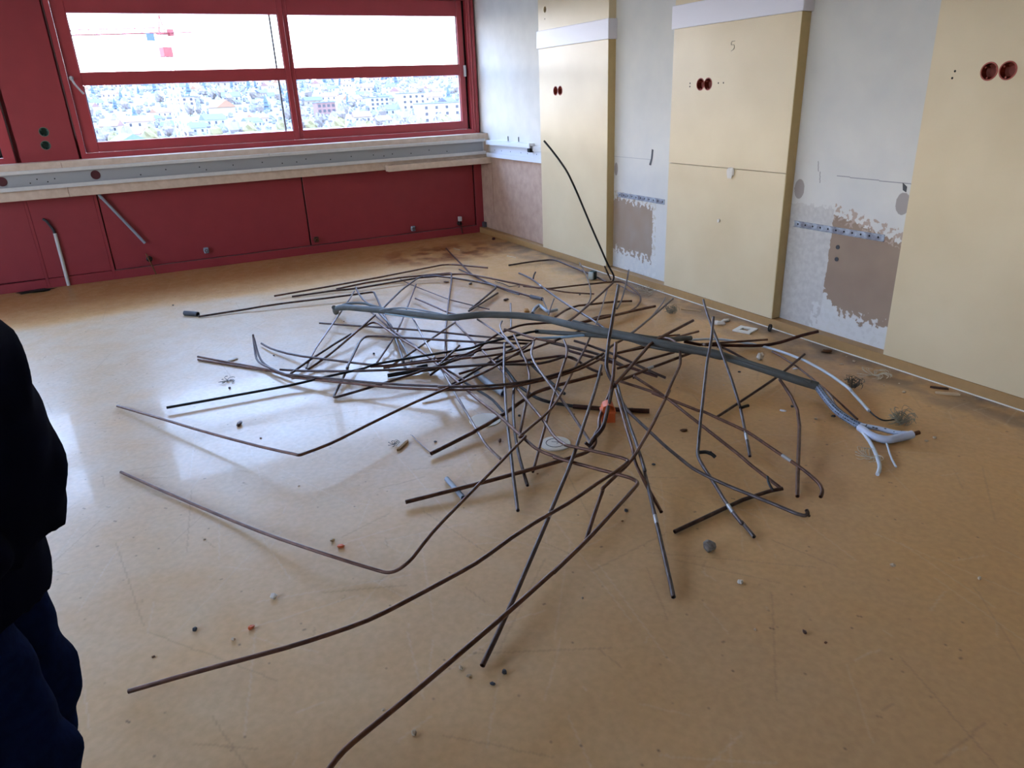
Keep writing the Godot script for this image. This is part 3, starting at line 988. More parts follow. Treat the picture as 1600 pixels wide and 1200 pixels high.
	st = mb()
	for z in [-7.9, -7.72, -7.5, -7.25, -7.1, -6.9]:
		lathe(st, PackedVector2Array([Vector2(0.0001, 0.001), Vector2(0.005, 0.001), Vector2(0.006, 0)]), Vector3(-0.008, 1.0, z + 7.4), Vector3(-1, 0, 0), 8)
	obj("screw_holes", st, M.hole_dark, t2).set_meta("kind", "stuff")
	for z in [-7.55, -7.30]:
		st = mb()
		lathe(st, PackedVector2Array([Vector2(0.0001, 0.0), Vector2(0.004, 0.0), Vector2(0.004, 0.05), Vector2(0.0001, 0.05)]), Vector3(-0.006, 1.113, z + 7.4), Vector3.UP, 6)
		obj("pin", st, M.hole_dark, t2)
	# perforated steel rails in the bays
	for q in [[-5.43, -4.775, 0.728, "perforated steel rail across the first bare bay"], [-3.42, -2.75, 0.728, "perforated steel rail across the bay nearest us"]]:
		var rl := thing("steel_rail", q[3], "rail", Vector3(XB - 0.004, q[2], (q[0] + q[1]) / 2))
		var half: float = (q[1] - q[0]) / 2
		st = mb()
		extrude(st, PackedVector2Array([Vector2(0, -0.02), Vector2(0.012, -0.02), Vector2(0.012, -0.016), Vector2(0.003, -0.016), Vector2(0.003, 0.016), Vector2(0.012, 0.016), Vector2(0.012, 0.02), Vector2(0, 0.02)]), Vector3(0, 0, -half), Vector3(-1, 0, 0), Vector3.UP, Vector3(0, 0, half * 2))
		obj("channel", st, M.steel, rl)
		st = mb()
		var z: float = -half + 0.03
		while z < half - 0.02:
			lathe(st, PackedVector2Array([Vector2(0.0001, 0.001), Vector2(0.0055, 0.001), Vector2(0.0065, 0)]), Vector3(-0.003, 0, z), Vector3(-1, 0, 0), 8)
			z += 0.06
		obj("screw_holes", st, M.hole_dark, rl).set_meta("kind", "stuff")

# =====================================================================  outside
func ground_y(x: float, z: float) -> float:
	var d := Vector2(x, z).length()
	var t := clampf((d - 380.0) / 560.0, 0, 1)
	return -15.0 + (41.0 - 0.010 * clampf(x, -100.0, 500.0)) * t * t * (3 - 2 * t) + 1.6 * sin(x * 0.021) * t + 1.2 * sin(z * 0.017 + x * 0.008) * t

func aim(az: float, dist: float) -> Vector3:
	var dir := Vector3(az, 0, -1).normalized()
	var p := dir * dist
	return Vector3(p.x, ground_y(p.x, p.z), p.z)

func outside():
	mat("field", Color(0.507, 0.502, 0.478), 0.95, 0, noise_tex(0.03, 90, Color(0.70, 0.68, 0.66), Color(1, 1, 1), 256, 5), 0.02)
	var wallc := [Color(0.535, 0.497, 0.449), Color(0.511, 0.520, 0.540), Color(0.558, 0.510, 0.481), Color(0.466, 0.418, 0.360)]
	for i in 4: mat("house_wall_%d" % i, wallc[i], 0.9)
	var roofc := [Color(0.416, 0.310, 0.291), Color(0.301, 0.329, 0.387), Color(0.455, 0.330, 0.244), Color(0.275, 0.285, 0.333)]
	for i in 4: mat("house_roof_%d" % i, roofc[i], 0.9)
	mat("conifer", Color(0.224, 0.277, 0.330), 0.95)
	mat("scrub", Color(0.384, 0.374, 0.384), 0.95)
	mat("bare_tree", Color(0.397, 0.368, 0.354), 0.95)
	mat("yellow_tree", Color(0.396, 0.367, 0.242), 0.95)
	mat("trunk_wood", Color(0.199, 0.171, 0.161), 0.95)
	mat("blue_roof", Color(0.262, 0.329, 0.415), 0.6)
	mat("teal_roof", Color(0.320, 0.454, 0.430), 0.6)
	mat("road", Color(0.80, 0.80, 0.82), 0.9)
	mat("crane_red", Color(0.42, 0.06, 0.08), 0.5)
	mat("crane_white", Color(0.9, 0.9, 0.9), 0.5)
	mat("crane_blue", Color(0.10, 0.22, 0.34), 0.5)
	mat("far_window", Color(0.10, 0.12, 0.16), 0.6)
	# the ground: valley floor and hillside
	var st := mb()
	var nx := 44
	var nz := 54
	for i in nx:
		for j in nz:
			var p := []
			for q in [[0, 0], [1, 0], [1, 1], [0, 1]]:
				var x := lerpf(-900, 1300, float(i + q[0]) / nx)
				var z := lerpf(-10, -1700, pow(float(j + q[1]) / nz, 1.3))
				p.append(Vector3(x, ground_y(x, z), z))
			var n: Vector3 = (p[1] - p[0]).cross(p[3] - p[0]).normalized()
			if n.y < 0: n = -n
			quad(st, p[0], p[1], p[2], p[3], n)
	struct(obj("hillside", st, M.field), "pale valley floor and built-up hillside beyond the window", "hill")
	var r := RandomNumberGenerator.new()
	r.seed = 2024
	# single buildings that stand out
	var b := thing("gabled_hall", "blue-grey gabled hall at the lower left of the view", "building", Vector3(3.3, ground_y(3.3, -330), -330))
	b.rotation.y = 0.25
	box_obj("wall", Vector3(-9, -1, -7), Vector3(9, 3.4, 7), M.house_wall_1, b)
	st = mb()
	extrude(st, PackedVector2Array([Vector2(-10, 3.2), Vector2(10, 3.2), Vector2(0, 8.2)]), Vector3(0, 0, -8), Vector3.RIGHT, Vector3.UP, Vector3(0, 0, 16))
	obj("roof", st, M.blue_roof, b)
	box_obj("wing", Vector3(9.02, -1, -5), Vector3(13, 2.2, 3), M.house_wall_1, b)
	for q in [[0.108, 330.0, 14.0, "long low building with a teal roof, left of the two in the valley"], [0.198, 350.0, 22.0, "long low building with a teal roof, right of the two in the valley"]]:
		var t := thing("long_hall", q[3], "building", aim(q[0], q[1]))
		box_obj("wall", Vector3(-q[2], -1, -6), Vector3(q[2], 4.0, 6), M.house_wall_1, t)
		st = mb()
		extrude(st, PackedVector2Array([Vector2(-7, 4.0), Vector2(7, 4.0), Vector2(5, 5.8), Vector2(-5, 5.8)]), Vector3(-q[2] - 0.6, 0, 0), Vector3(0, 0, 1), Vector3.UP, Vector3(q[2] * 2 + 1.2, 0, 0))
		obj("roof", st, M.teal_roof, t)
	var blocks := [[0.246, 520.0, 6.0, 10.0, 0, M.house_roof_0, "red brick block standing among the trees of the right-hand panes"], [0.405, 460.0, 13.0, 11.0, 0, M.house_wall_2, "wide pale block at the right end of the view"], [0.366, 560.0, 9.0, 11.0, 0, M.house_wall_0, "pale block left of the wide one at the right end"], [0.318, 560.0, 7.0, 9.0, 0, M.house_wall_1, "white block in the middle of the right-hand view"], [0.075, 600.0, 9.0, 9.0, 0, M.house_wall_2, "pale block low on the hill in the left-hand pane"]]
	for q in blocks:
		var t := thing("block", q[6], "building", aim(q[0], q[1]))
		t.name = numbered("apartment_block")
		box_obj("wall", Vector3(-q[2], -2, -6), Vector3(q[2], q[3], 6), q[5], t)
		box_obj("roof", Vector3(-q[2] - 0.4, q[3], -6.4), Vector3(q[2] + 0.4, q[3] + 0.6, 6.4), M.house_roof_1, t)
		for fl in 3:
			for c in 4:
				var wx: float = -q[2] + q[2] * 2 * (c + 0.5) / 4.0
				var wy: float = q[3] * (fl + 0.35) / 3.2
				box_obj("window", Vector3(wx - 0.9, wy, 5.98), Vector3(wx + 0.9, wy + 1.7, 6.06), M.far_window, t, 0.01)
	var fh := thing("ochre_house", "house with a bright orange gable roof in the middle of the left-hand pane", "house", aim(0.120, 560))
	fh.rotation.y = 0.5
	box_obj("wall", Vector3(-7, -1, -5), Vector3(7, 6, 5), M.house_wall_0, fh)
	st = mb()
	extrude(st, PackedVector2Array([Vector2(-8, 5.8), Vector2(8, 5.8), Vector2(0, 10.5)]), Vector3(0, 0, -6), Vector3.RIGHT, Vector3.UP, Vector3(0, 0, 12))
	obj("roof", st, M.house_roof_2, fh)
	# houses on the slope
	var protos := [null, null, null, null]
	var hl := ["pale house with a reddish pitched roof on the far hillside", "pale house with a slate blue roof on the far hillside", "pale house with an orange roof on the far hillside", "tan house with a dark grey roof on the far hillside"]
	for i in 120:
		var spot := free_spot(r, 430, 930, 11.0, i, 120)
		if spot == Vector3.INF: continue
		var k := r.randi_range(0, 3)
		var o: Node3D
		if protos[k] == null:
			o = house(k, hl[k])
			protos[k] = o
		else:
			o = protos[k].duplicate()
			o.name = numbered("hill_house")
			add_child(o)
		o.position = spot + Vector3(0, -0.6, 0)
		o.rotation.y = r.randf_range(-0.9, 0.9)
		o.scale = Vector3.ONE * r.randf_range(0.6, 0.95)
	# trees
	var kinds := [["conifer_tree", "dark blue-green conifer on the far hillside", "conifer"], ["bare_tree", "bare winter tree in the valley beyond the window", "bare_tree"], ["yellow_tree", "yellowish leafy tree in the valley beyond the window", "yellow_tree"]]
	var tp := [null, null, null]
	for i in 210:
		var k := 0 if i % 5 < 2 else (1 if i % 5 < 4 or i % 10 == 4 else 2)
		var near: float = [560.0, 330.0, 320.0][k]
		var far: float = [975.0, 700.0, 430.0][k]
		if i % 7 == 0:
			near = 860.0
			far = 985.0
		var spot := free_spot(r, near, far, 3.6, i, 210)
		if spot == Vector3.INF: continue
		var o: Node3D
		if tp[k] == null:
			o = tree(kinds[k], k)
			tp[k] = o
		else:
			o = tp[k].duplicate()
			o.name = numbered(kinds[k][0])
			add_child(o)
		o.position = spot + Vector3(0, -0.5, 0)
		o.rotation.y = r.randf() * TAU
		o.scale = Vector3.ONE * r.randf_range(0.6, 1.0)
	# the wood and scrub between them
	var mm := MultiMesh.new()
	mm.transform_format = MultiMesh.TRANSFORM_3D
	var cl := mb()
	crown(cl, Vector3(0, 1.6, 0), Vector3(2.6, 2.0, 2.6), 5, 0.3)
	mm.mesh = cl.commit()
	mm.instance_count = 3200
	for i in 3200:
		var az := -0.2 + 0.86 * r.randf()
		var dist := r.randf_range(340, 970)
		var s := r.randf_range(0.25, 0.8)
		mm.set_instance_transform(i, Transform3D(Basis(Vector3.UP, r.randf() * TAU).scaled(Vector3(s, s * r.randf_range(0.8, 1.5), s)), aim(az, dist)))
	var mi := MultiMeshInstance3D.new()
	mi.multimesh = mm
	mi.material_override = M.scrub
	put("scrub", mi)
	tag(mi, "grey-brown scrub and hedges over the far hillside", "scrub", "", "stuff")
	crane()

# a place on the slope that nothing stands on yet
var stands := [[Vector3(3.3, 0, -330), 26.0], [Vector3(32.2, 0, -328), 24.0], [Vector3(68, 0, -343), 30.0], [Vector3(124, 0, -505), 14.0], [Vector3(173, 0, -426), 19.0], [Vector3(186, 0, -528), 16.0], [Vector3(170, 0, -534), 14.0], [Vector3(45, 0, -598), 15.0], [Vector3(67, 0, -556), 14.0], [Vector3(12.6, 0, -180), 10.0]]
func free_spot(r: RandomNumberGenerator, near: float, far: float, size: float, i: int, of: int) -> Vector3:
	for attempt in 12:
		var az := -0.17 + 0.80 * (float((i * 37) % of) + r.randf()) / of
		var p := aim(az, lerpf(near, far, r.randf()))
		var ok := true
		for q in stands:
			if Vector2(p.x - q[0].x, p.z - q[0].z).length() < size + q[1]:
				ok = false
				break
		if ok:
			stands.append([p, size])
			return p
	return Vector3.INF

func house(k: int, label: String) -> Node3D:
	var o := thing("hill_house", label, "house", Vector3.ZERO, "houses on the hillside beyond the window")
	var hw := 6.0 + k
	box_obj("wall", Vector3(-hw, -1.5, -4.5), Vector3(hw, 5.2, 4.5), M["house_wall_%d" % k], o)
	var st := mb()
	extrude(st, PackedVector2Array([Vector2(-5.3, 5.0), Vector2(5.3, 5.0), Vector2(0, 8.6)]), Vector3(-hw - 0.5, 0, 0), Vector3(0, 0, 1), Vector3.UP, Vector3(hw * 2 + 1, 0, 0))
	obj("roof", st, M["house_roof_%d" % k], o)
	for c in 3:
		var x := -hw + hw * 2 * (c + 0.5) / 3.0
		box_obj("window", Vector3(x - 0.7, 2.2, 4.48), Vector3(x + 0.7, 4.0, 4.56), M.far_window, o, 0.01)
	return o

func crown(st: SurfaceTool, c: Vector3, size: Vector3, sd: int, wild := 0.25):
	var r := RandomNumberGenerator.new()
	r.seed = sd
	var rows := []
	for i in 7:
		var row := []
		for k in 9:
			var th := PI * i / 6.0
			var j := 1.0 - wild + 2 * wild * r.randf()
			row.append(c + Vector3(sin(th) * cos(TAU * k / 9), -cos(th), sin(th) * sin(TAU * k / 9)) * size * j)
		rows.append(row)
	for i in 6:
		for k in 9:
			for t in [[rows[i][k], rows[i][(k + 1) % 9], rows[i + 1][(k + 1) % 9]], [rows[i][k], rows[i + 1][(k + 1) % 9], rows[i + 1][k]]]:
				var n: Vector3 = (t[1] - t[0]).cross(t[2] - t[0])
				if n.length() < 1e-6: continue
				n = n.normalized()
				if n.dot((t[0] + t[1] + t[2]) / 3.0 - c) < 0: n = -n
				tri(st, t[0], t[1], t[2], n, n, n)

func tree(kd: Array, k: int) -> Node3D:
	var o := thing(kd[0], kd[1], "tree", Vector3.ZERO, "trees beyond the window")
	var st := mb()
	if k == 0:
		for q in [[2.0, 3.4, 6.0], [4.6, 2.7, 9.0], [7.2, 1.9, 12.5]]:
			lathe(st, PackedVector2Array([Vector2(0.0001, q[0]), Vector2(q[1], q[0] - 0.2), Vector2(0.05, q[2])]), Vector3.ZERO, Vector3.UP, 9)
	else:
		crown(st, Vector3(0, 6.2, 0), Vector3(3.4, 4.2, 3.4), 40 + k, 0.3)
		crown(st, Vector3(1.8, 4.6, 0.6), Vector3(2.2, 2.2, 2.2), 50 + k, 0.3)
	obj("crown", st, M[kd[2]], o)
	st = mb()
	tube(st, PackedVector3Array([Vector3(0, -0.5, 0), Vector3(0, 3.2, 0)]), 0.35, 7, false, 1.0, 0.2)
	obj("trunk", st, M.trunk_wood, o)
	return o

func bar(st: SurfaceTool, a: Vector3, b: Vector3, r: float):
	tube(st, PackedVector3Array([a, b]), r, 5, false)

func crane():
	var base := Vector3(12.6, -15.0, -180.0)
	var o := thing("tower_crane", "red and white tower crane standing beyond the left-hand panes", "crane", base)
	o.rotation.y = 0.45
	for part in 2:
		var st := mb()
		var y0 := 0.0 if part == 0 else 28.6
		var y1 := 28.6 if part == 0 else 31.0
		var h := 0.8
		for sx in [-h, h]:
			for sz in [-h, h]:
				bar(st, Vector3(sx, y0, sz), Vector3(sx, y1, sz), 0.09)
		var y := y0
		while y < y1 - 0.1:
			var yn: float = min(y + 1.6, y1)
			bar(st, Vector3(-h, y, h), Vector3(h, yn, h), 0.05)
			bar(st, Vector3(h, y, h), Vector3(h, yn, -h), 0.05)
			bar(st, Vector3(h, y, -h), Vector3(-h, yn, -h), 0.05)
			bar(st, Vector3(-h, y, -h), Vector3(-h, yn, h), 0.05)
			y = yn
		obj("mast", st, M.crane_white if part == 0 else M.crane_red, o)
	box_obj("climbing_frame", Vector3(-1.0, 26.6, -1.0), Vector3(1.0, 28.5, 1.0), M.crane_red, o, 0.1)
	box_obj("slewing_ring", Vector3(-0.9, 30.9, -0.9), Vector3(0.9, 31.3, 0.9), M.crane_red, o)
	box_obj("cab", Vector3(0.9, 30.6, 0.2), Vector3(1.9, 31.9, 1.2), M.crane_red, o)
	var st2 := mb()
	bar(st2, Vector3(-0.7, 31, 0), Vector3(0, 34.6, 0), 0.13)
	bar(st2, Vector3(0.7, 31, 0), Vector3(0, 34.6, 0), 0.13)
	obj("tower_head", st2, M.crane_red, o)
	# jib (to the left and away) and counter-jib
	var jd := Vector3(-0.55, 0.02, -0.83)
	st2 = mb()
	var side := jd.cross(Vector3.UP).normalized() * 0.6
	var n := 14
	for i in n:
		var a := Vector3(0, 31.2, 0) + jd * (28.0 * i / n)
		var b2 := Vector3(0, 31.2, 0) + jd * (28.0 * (i + 1) / n)
		bar(st2, a + side, b2 + side, 0.11)
		bar(st2, a - side, b2 - side, 0.11)
		bar(st2, a + Vector3(0, 1, 0), b2 + Vector3(0, 1, 0), 0.11)
		bar(st2, a + side, b2 + Vector3(0, 1, 0), 0.07)
		bar(st2, a - side, b2 + Vector3(0, 1, 0), 0.07)
	obj("jib", st2, M.crane_red, o)
	st2 = mb()
	for i in 5:
		var a := Vector3(0, 31.2, 0) - jd * (9.0 * i / 5)
		var b2 := Vector3(0, 31.2, 0) - jd * (9.0 * (i + 1) / 5)
		bar(st2, a + side, b2 + side, 0.07)
		bar(st2, a - side, b2 - side, 0.07)
		bar(st2, a + side, b2 - side, 0.05)
	obj("counter_jib", st2, M.crane_red, o)
	var cw := Vector3(0, 31.0, 0) - jd * 8.5
	box_obj("counterweight", cw - Vector3(0.9, 1.6, 0.9), cw + Vector3(0.9, 0.4, 0.9), M.crane_white, o)
	box_obj("banner", Vector3(-3.6, 29.6, -0.1), Vector3(-1.9, 31.0, 0.1), M.crane_blue, o)
	st2 = mb()
	bar(st2, Vector3(0, 34.6, 0), Vector3(0, 31.9, 0) + jd * 20.0, 0.035)
	bar(st2, Vector3(0, 34.6, 0), Vector3(0, 31.3, 0) - jd * 8.0, 0.035)
	obj("tie_rod", st2, M.crane_white, o)

# =====================================================================  the person at the left edge
var F := []       # the bones of the field being meshed: [a, b, ra, rb]
var FK := 0.03    # how softly they join
var FT := []      # stacked ellipses: [y, cx, cz, half depth, half width]
var FW := 0.0     # depth of the cloth folds

func field(p: Vector3) -> float:
	var d := 1e9
	for e in F:
		var ab: Vector3 = e[1] - e[0]
		var t := clampf((p - e[0]).dot(ab) / ab.dot(ab), 0, 1)
		var q: float = (p - (e[0] + ab * t)).length() - lerpf(e[2], e[3], t)
		var h := maxf(FK - absf(d - q), 0.0) / FK
		d = minf(d, q) - h * h * FK * 0.25
	if FT.size():
		var n := FT.size()
		var yy := clampf(p.y, FT[0][0], FT[n - 1][0])
		var k := 0
		while k < n - 2 and FT[k + 1][0] < yy: k += 1
		var t2: float = (yy - FT[k][0]) / (FT[k + 1][0] - FT[k][0])
		var cx := lerpf(FT[k][1], FT[k + 1][1], t2)
		var cz := lerpf(FT[k][2], FT[k + 1][2], t2)
		var ax := lerpf(FT[k][3], FT[k + 1][3], t2)
		var az := lerpf(FT[k][4], FT[k + 1][4], t2)
		var q2: float = (Vector2((p.x - cx) / ax, (p.z - cz) / az).length() - 1.0) * minf(ax, az)
		q2 = maxf(q2, maxf(FT[0][0] - p.y, p.y - FT[n - 1][0]))
		var h2 := maxf(FK - absf(d - q2), 0.0) / FK
		d = minf(d, q2) - h2 * h2 * FK * 0.25
	if FW > 0.0 and absf(d) < 0.05:
		d += FW * (sin(p.y * 62.0 + p.x * 30.0 + sin(p.z * 22.0) * 2.0) * 0.5 + sin(p.y * 27.0 - p.x * 41.0 + p.z * 33.0) * 0.5)
	return d

# surface nets over the field
func nets(st: SurfaceTool, lo: Vector3, hi: Vector3, cell: float):
	var nx := int(ceil((hi.x - lo.x) / cell)) + 1
	var ny := int(ceil((hi.y - lo.y) / cell)) + 1
	var nz := int(ceil((hi.z - lo.z) / cell)) + 1
	var v := PackedFloat32Array()
	v.resize(nx * ny * nz)
	v.fill(1.0)
	var B := 5
	for bz in range(0, nz, B):
		for by in range(0, ny, B):
			for bx in range(0, nx, B):
				var mid := lo + Vector3(bx + B * 0.5, by + B * 0.5, bz + B * 0.5) * cell
				var dm := field(mid)
				if absf(dm) > B * cell * 1.35 + 0.02:
					if dm < 0:
						for z in range(bz, min(bz + B, nz)):
							for y in range(by, min(by + B, ny)):
								for x in range(bx, min(bx + B, nx)):
									v[(z * ny + y) * nx + x] = -1.0
					continue
				for z in range(bz, min(bz + B, nz)):
					for y in range(by, min(by + B, ny)):
						for x in range(bx, min(bx + B, nx)):
							v[(z * ny + y) * nx + x] = field(lo + Vector3(x, y, z) * cell)
	var at := {}
	var corner := [[0, 0, 0], [1, 0, 0], [0, 1, 0], [1, 1, 0], [0, 0, 1], [1, 0, 1], [0, 1, 1], [1, 1, 1]]
	var edges := [[0, 1], [2, 3], [4, 5], [6, 7], [0, 2], [1, 3], [4, 6], [5, 7], [0, 4], [1, 5], [2, 6], [3, 7]]
	for z in nz - 1:
		for y in ny - 1:
			for x in nx - 1:
				var i := (z * ny + y) * nx + x
				var a0 := v[i] < 0
				if a0 == (v[i + 1] < 0) and a0 == (v[i + nx] < 0) and a0 == (v[i + nx + 1] < 0) and a0 == (v[i + nx * ny] < 0) and a0 == (v[i + nx * ny + 1] < 0) and a0 == (v[i + nx * ny + nx] < 0) and a0 == (v[i + nx * ny + nx + 1] < 0):
					continue
				var s := Vector3.ZERO
				var c := 0
				for e in edges:
					var ca = corner[e[0]]
					var cb = corner[e[1]]
					var va := v[i + ca[0] + ca[1] * nx + ca[2] * nx * ny]
					var vb := v[i + cb[0] + cb[1] * nx + cb[2] * nx * ny]
					if (va < 0) != (vb < 0):
						s += Vector3(ca[0], ca[1], ca[2]).lerp(Vector3(cb[0], cb[1], cb[2]), va / (va - vb))
						c += 1
				at[i] = lo + (Vector3(x, y, z) + s / c) * cell
	var nrm := {}
	var h := cell * 0.5
	for i in at:
		var p: Vector3 = at[i]
		nrm[i] = Vector3(field(p + Vector3(h, 0, 0)) - field(p - Vector3(h, 0, 0)), field(p + Vector3(0, h, 0)) - field(p - Vector3(0, h, 0)), field(p + Vector3(0, 0, h)) - field(p - Vector3(0, 0, h))).normalized()
	var step := [1, nx, nx * ny]
	for z in range(1, nz - 1):
		for y in range(1, ny - 1):
			for x in range(1, nx - 1):
				var i := (z * ny + y) * nx + x
				for ax in 3:
					if (v[i] < 0) == (v[i + step[ax]] < 0): continue
					var u: int = step[(ax + 1) % 3]
					var w: int = step[(ax + 2) % 3]
					var q := [i, i - u, i - u - w, i - w]
					if not (at.has(q[0]) and at.has(q[1]) and at.has(q[2]) and at.has(q[3])): continue
					tri(st, at[q[0]], at[q[1]], at[q[2]], nrm[q[0]], nrm[q[1]], nrm[q[2]])
					tri(st, at[q[0]], at[q[2]], at[q[3]], nrm[q[0]], nrm[q[2]], nrm[q[3]])

func person():
	var o := thing("person", "person in a dark navy jacket and jeans standing at the left edge, hands in pockets", "person", Vector3(-0.43, 0, -1.40))
	# everything below is in coordinates from the point between the feet; x is forward
	var hipf := Vector3(-0.005, 0.92, -0.095); var kneef := Vector3(0.035, 0.50, -0.105); var ankf := Vector3(-0.035, 0.09, -0.105)
	var hipn := Vector3(-0.03, 0.92, 0.095); var kneen := Vector3(0.045, 0.50, 0.13); var ankn := Vector3(-0.05, 0.09, 0.13)
	# body: head, neck, trunk, arms and legs in one skin
	F = [[Vector3(0, 0.95, 0), Vector3(0, 1.25, 0), 0.11, 0.13], [Vector3(0, 1.36, -0.15), Vector3(0, 1.36, 0.15), 0.07, 0.07], [Vector3(0, 1.3, 0), Vector3(0.02, 1.50, 0), 0.09, 0.055], [Vector3(0.02, 1.5, 0), Vector3(0.04, 1.58, 0), 0.055, 0.06],
		[hipf, kneef, 0.07, 0.05], [kneef, ankf, 0.05, 0.035], [hipn, kneen, 0.07, 0.05], [kneen, ankn, 0.05, 0.035], [ankf, ankf + Vector3(0.12, -0.05, 0), 0.035, 0.03], [ankn, ankn + Vector3(0.12, -0.05, 0), 0.035, 0.03]]
	for s in [-1.0, 1.0]:
		F.append([Vector3(0, 1.38, 0.17 * s), Vector3(-0.05, 1.12, 0.23 * s), 0.05, 0.04])
		F.append([Vector3(-0.05, 1.12, 0.235 * s), Vector3(0.07, 0.99, 0.18 * s), 0.04, 0.03])
		F.append([Vector3(0.07, 0.99, 0.18 * s), Vector3(0.075, 0.985, 0.16 * s), 0.03, 0.028])
	FT = []; FK = 0.04; FW = 0.0
	var st := mb()
	nets(st, Vector3(-0.26, -0.02, -0.32), Vector3(0.26, 1.62, 0.32), 0.02)
	# head on a finer grid
	F = [[Vector3(0.03, 1.66, 0), Vector3(0.01, 1.70, 0), 0.085, 0.09], [Vector3(0.07, 1.585, 0), Vector3(0.04, 1.62, 0), 0.042, 0.06], [Vector3(0.02, 1.5, 0), Vector3(0.02, 1.6, 0), 0.055, 0.06],
		[Vector3(0.118, 1.665, 0), Vector3(0.132, 1.635, 0), 0.010, 0.014], [Vector3(0.10, 1.69, -0.03), Vector3(0.10, 1.69, 0.03), 0.016, 0.016], [Vector3(0.108, 1.598, -0.016), Vector3(0.108, 1.598, 0.016), 0.010, 0.010],
		[Vector3(0.0, 1.66, 0.088), Vector3(-0.005, 1.625, 0.086), 0.014, 0.010], [Vector3(0.0, 1.66, -0.088), Vector3(-0.005, 1.625, -0.086), 0.014, 0.010]]
	FK = 0.025
	nets(st, Vector3(-0.12, 1.50, -0.13), Vector3(0.17, 1.82, 0.13), 0.0085)
	var body := obj("body", st, M.skin, o)
	for s in [-1.0, 1.0]:
		var e := mb()
		crown(e, Vector3(0.103, 1.668, 0.032 * s), Vector3(0.012, 0.009, 0.012), 3, 0.0)
		obj("eye", e, M.eye_white, o)
	F = [[Vector3(-0.02, 1.70, 0), Vector3(0.02, 1.735, 0), 0.10, 0.085], [Vector3(-0.05, 1.62, 0), Vector3(-0.03, 1.70, 0), 0.065, 0.09]]
	st = mb()
	nets(st, Vector3(-0.17, 1.52, -0.14), Vector3(0.14, 1.86, 0.14), 0.0125)
	obj("hair", st, M.hair, o)
	# jeans
	F = [[hipf, kneef, 0.112, 0.084], [kneef, ankf, 0.080, 0.066], [hipn, kneen, 0.112, 0.084], [kneen, ankn, 0.080, 0.066], [Vector3(-0.01, 0.96, -0.06), Vector3(-0.01, 0.96, 0.06), 0.125, 0.125], [ankf, ankf + Vector3(0, -0.05, 0), 0.066, 0.07], [ankn, ankn + Vector3(0, -0.05, 0), 0.066, 0.07]]
	FK = 0.03; FW = 0.0055
	st = mb()
	nets(st, Vector3(-0.24, -0.05, -0.28), Vector3(0.22, 1.12, 0.30), 0.0135)
	obj("jeans", st, M.jeans, o)
	# sweater hem under the jacket
	F = [[Vector3(0, 1.1, 0), Vector3(0, 1.2, 0), 0.13, 0.13]]
	FT = [[0.80, 0.005, -0.01, 0.150, 0.205], [0.90, 0.0, 0, 0.155, 0.20], [1.20, 0.0, 0, 0.14, 0.19]]
	FK = 0.02; FW = 0.004
	st = mb()
	nets(st, Vector3(-0.2, 0.76, -0.26), Vector3(0.2, 1.24, 0.26), 0.0135)
	obj("sweater", st, M.jacket, o)
	# jacket with its sleeves
	F = []
	for s in [-1.0, 1.0]:
		F.append([Vector3(-0.005, 1.385, 0.165 * s), Vector3(-0.05, 1.12, 0.245 * s), 0.082, 0.070])
		F.append([Vector3(-0.05, 1.12, 0.245 * s), Vector3(0.09, 0.97, 0.185 * s), 0.068, 0.060])
	FT = [[0.905, 0.010, -0.03, 0.190, 0.215], [1.0, 0.028, -0.03, 0.192, 0.205], [1.25, 0.025, -0.01, 0.180, 0.205], [1.38, 0.01, 0, 0.13, 0.18], [1.45, 0.0, 0, 0.085, 0.10], [1.52, 0.01, 0, 0.075, 0.085]]
	FK = 0.03; FW = 0.006
	st = mb()
	nets(st, Vector3(-0.28, 0.83, -0.36), Vector3(0.30, 1.56, 0.36), 0.0145)
	obj("jacket", st, M.jacket, o)
	for s in [ankf, ankn]:
		F = [[s + Vector3(-0.03, -0.045, 0), s + Vector3(0.10, -0.055, 0), 0.043, 0.042], [s + Vector3(0.10, -0.055, 0), s + Vector3(0.19, -0.06, 0), 0.042, 0.030]]
		FT = []; FK = 0.02; FW = 0.0
		st = mb()
		nets(st, s + Vector3(-0.10, -0.12, -0.08), s + Vector3(0.25, 0.03, 0.08), 0.0105)
		obj("shoe", st, M.shoe, o)
	FT = []

# =====================================================================  the heap
func path_at(path: PackedVector3Array, t: float, length: float) -> PackedVector3Array:
	# the stretch of the path of that length, centred at the share t of its whole
	var total := 0.0
	for i in path.size() - 1: total += path[i].distance_to(path[i + 1])
	var a := t * total - length / 2
	var b := t * total + length / 2
	var out := PackedVector3Array()
	var s := 0.0
	for i in path.size() - 1:
		var l := path[i].distance_to(path[i + 1])
		if l < 1e-6: continue
		if a >= s and a < s + l: out.append(path[i].lerp(path[i + 1], (a - s) / l))
		elif s > a and s < b: out.append(path[i])
		if b >= s and b < s + l: out.append(path[i].lerp(path[i + 1], (b - s) / l))
		s += l
	return out

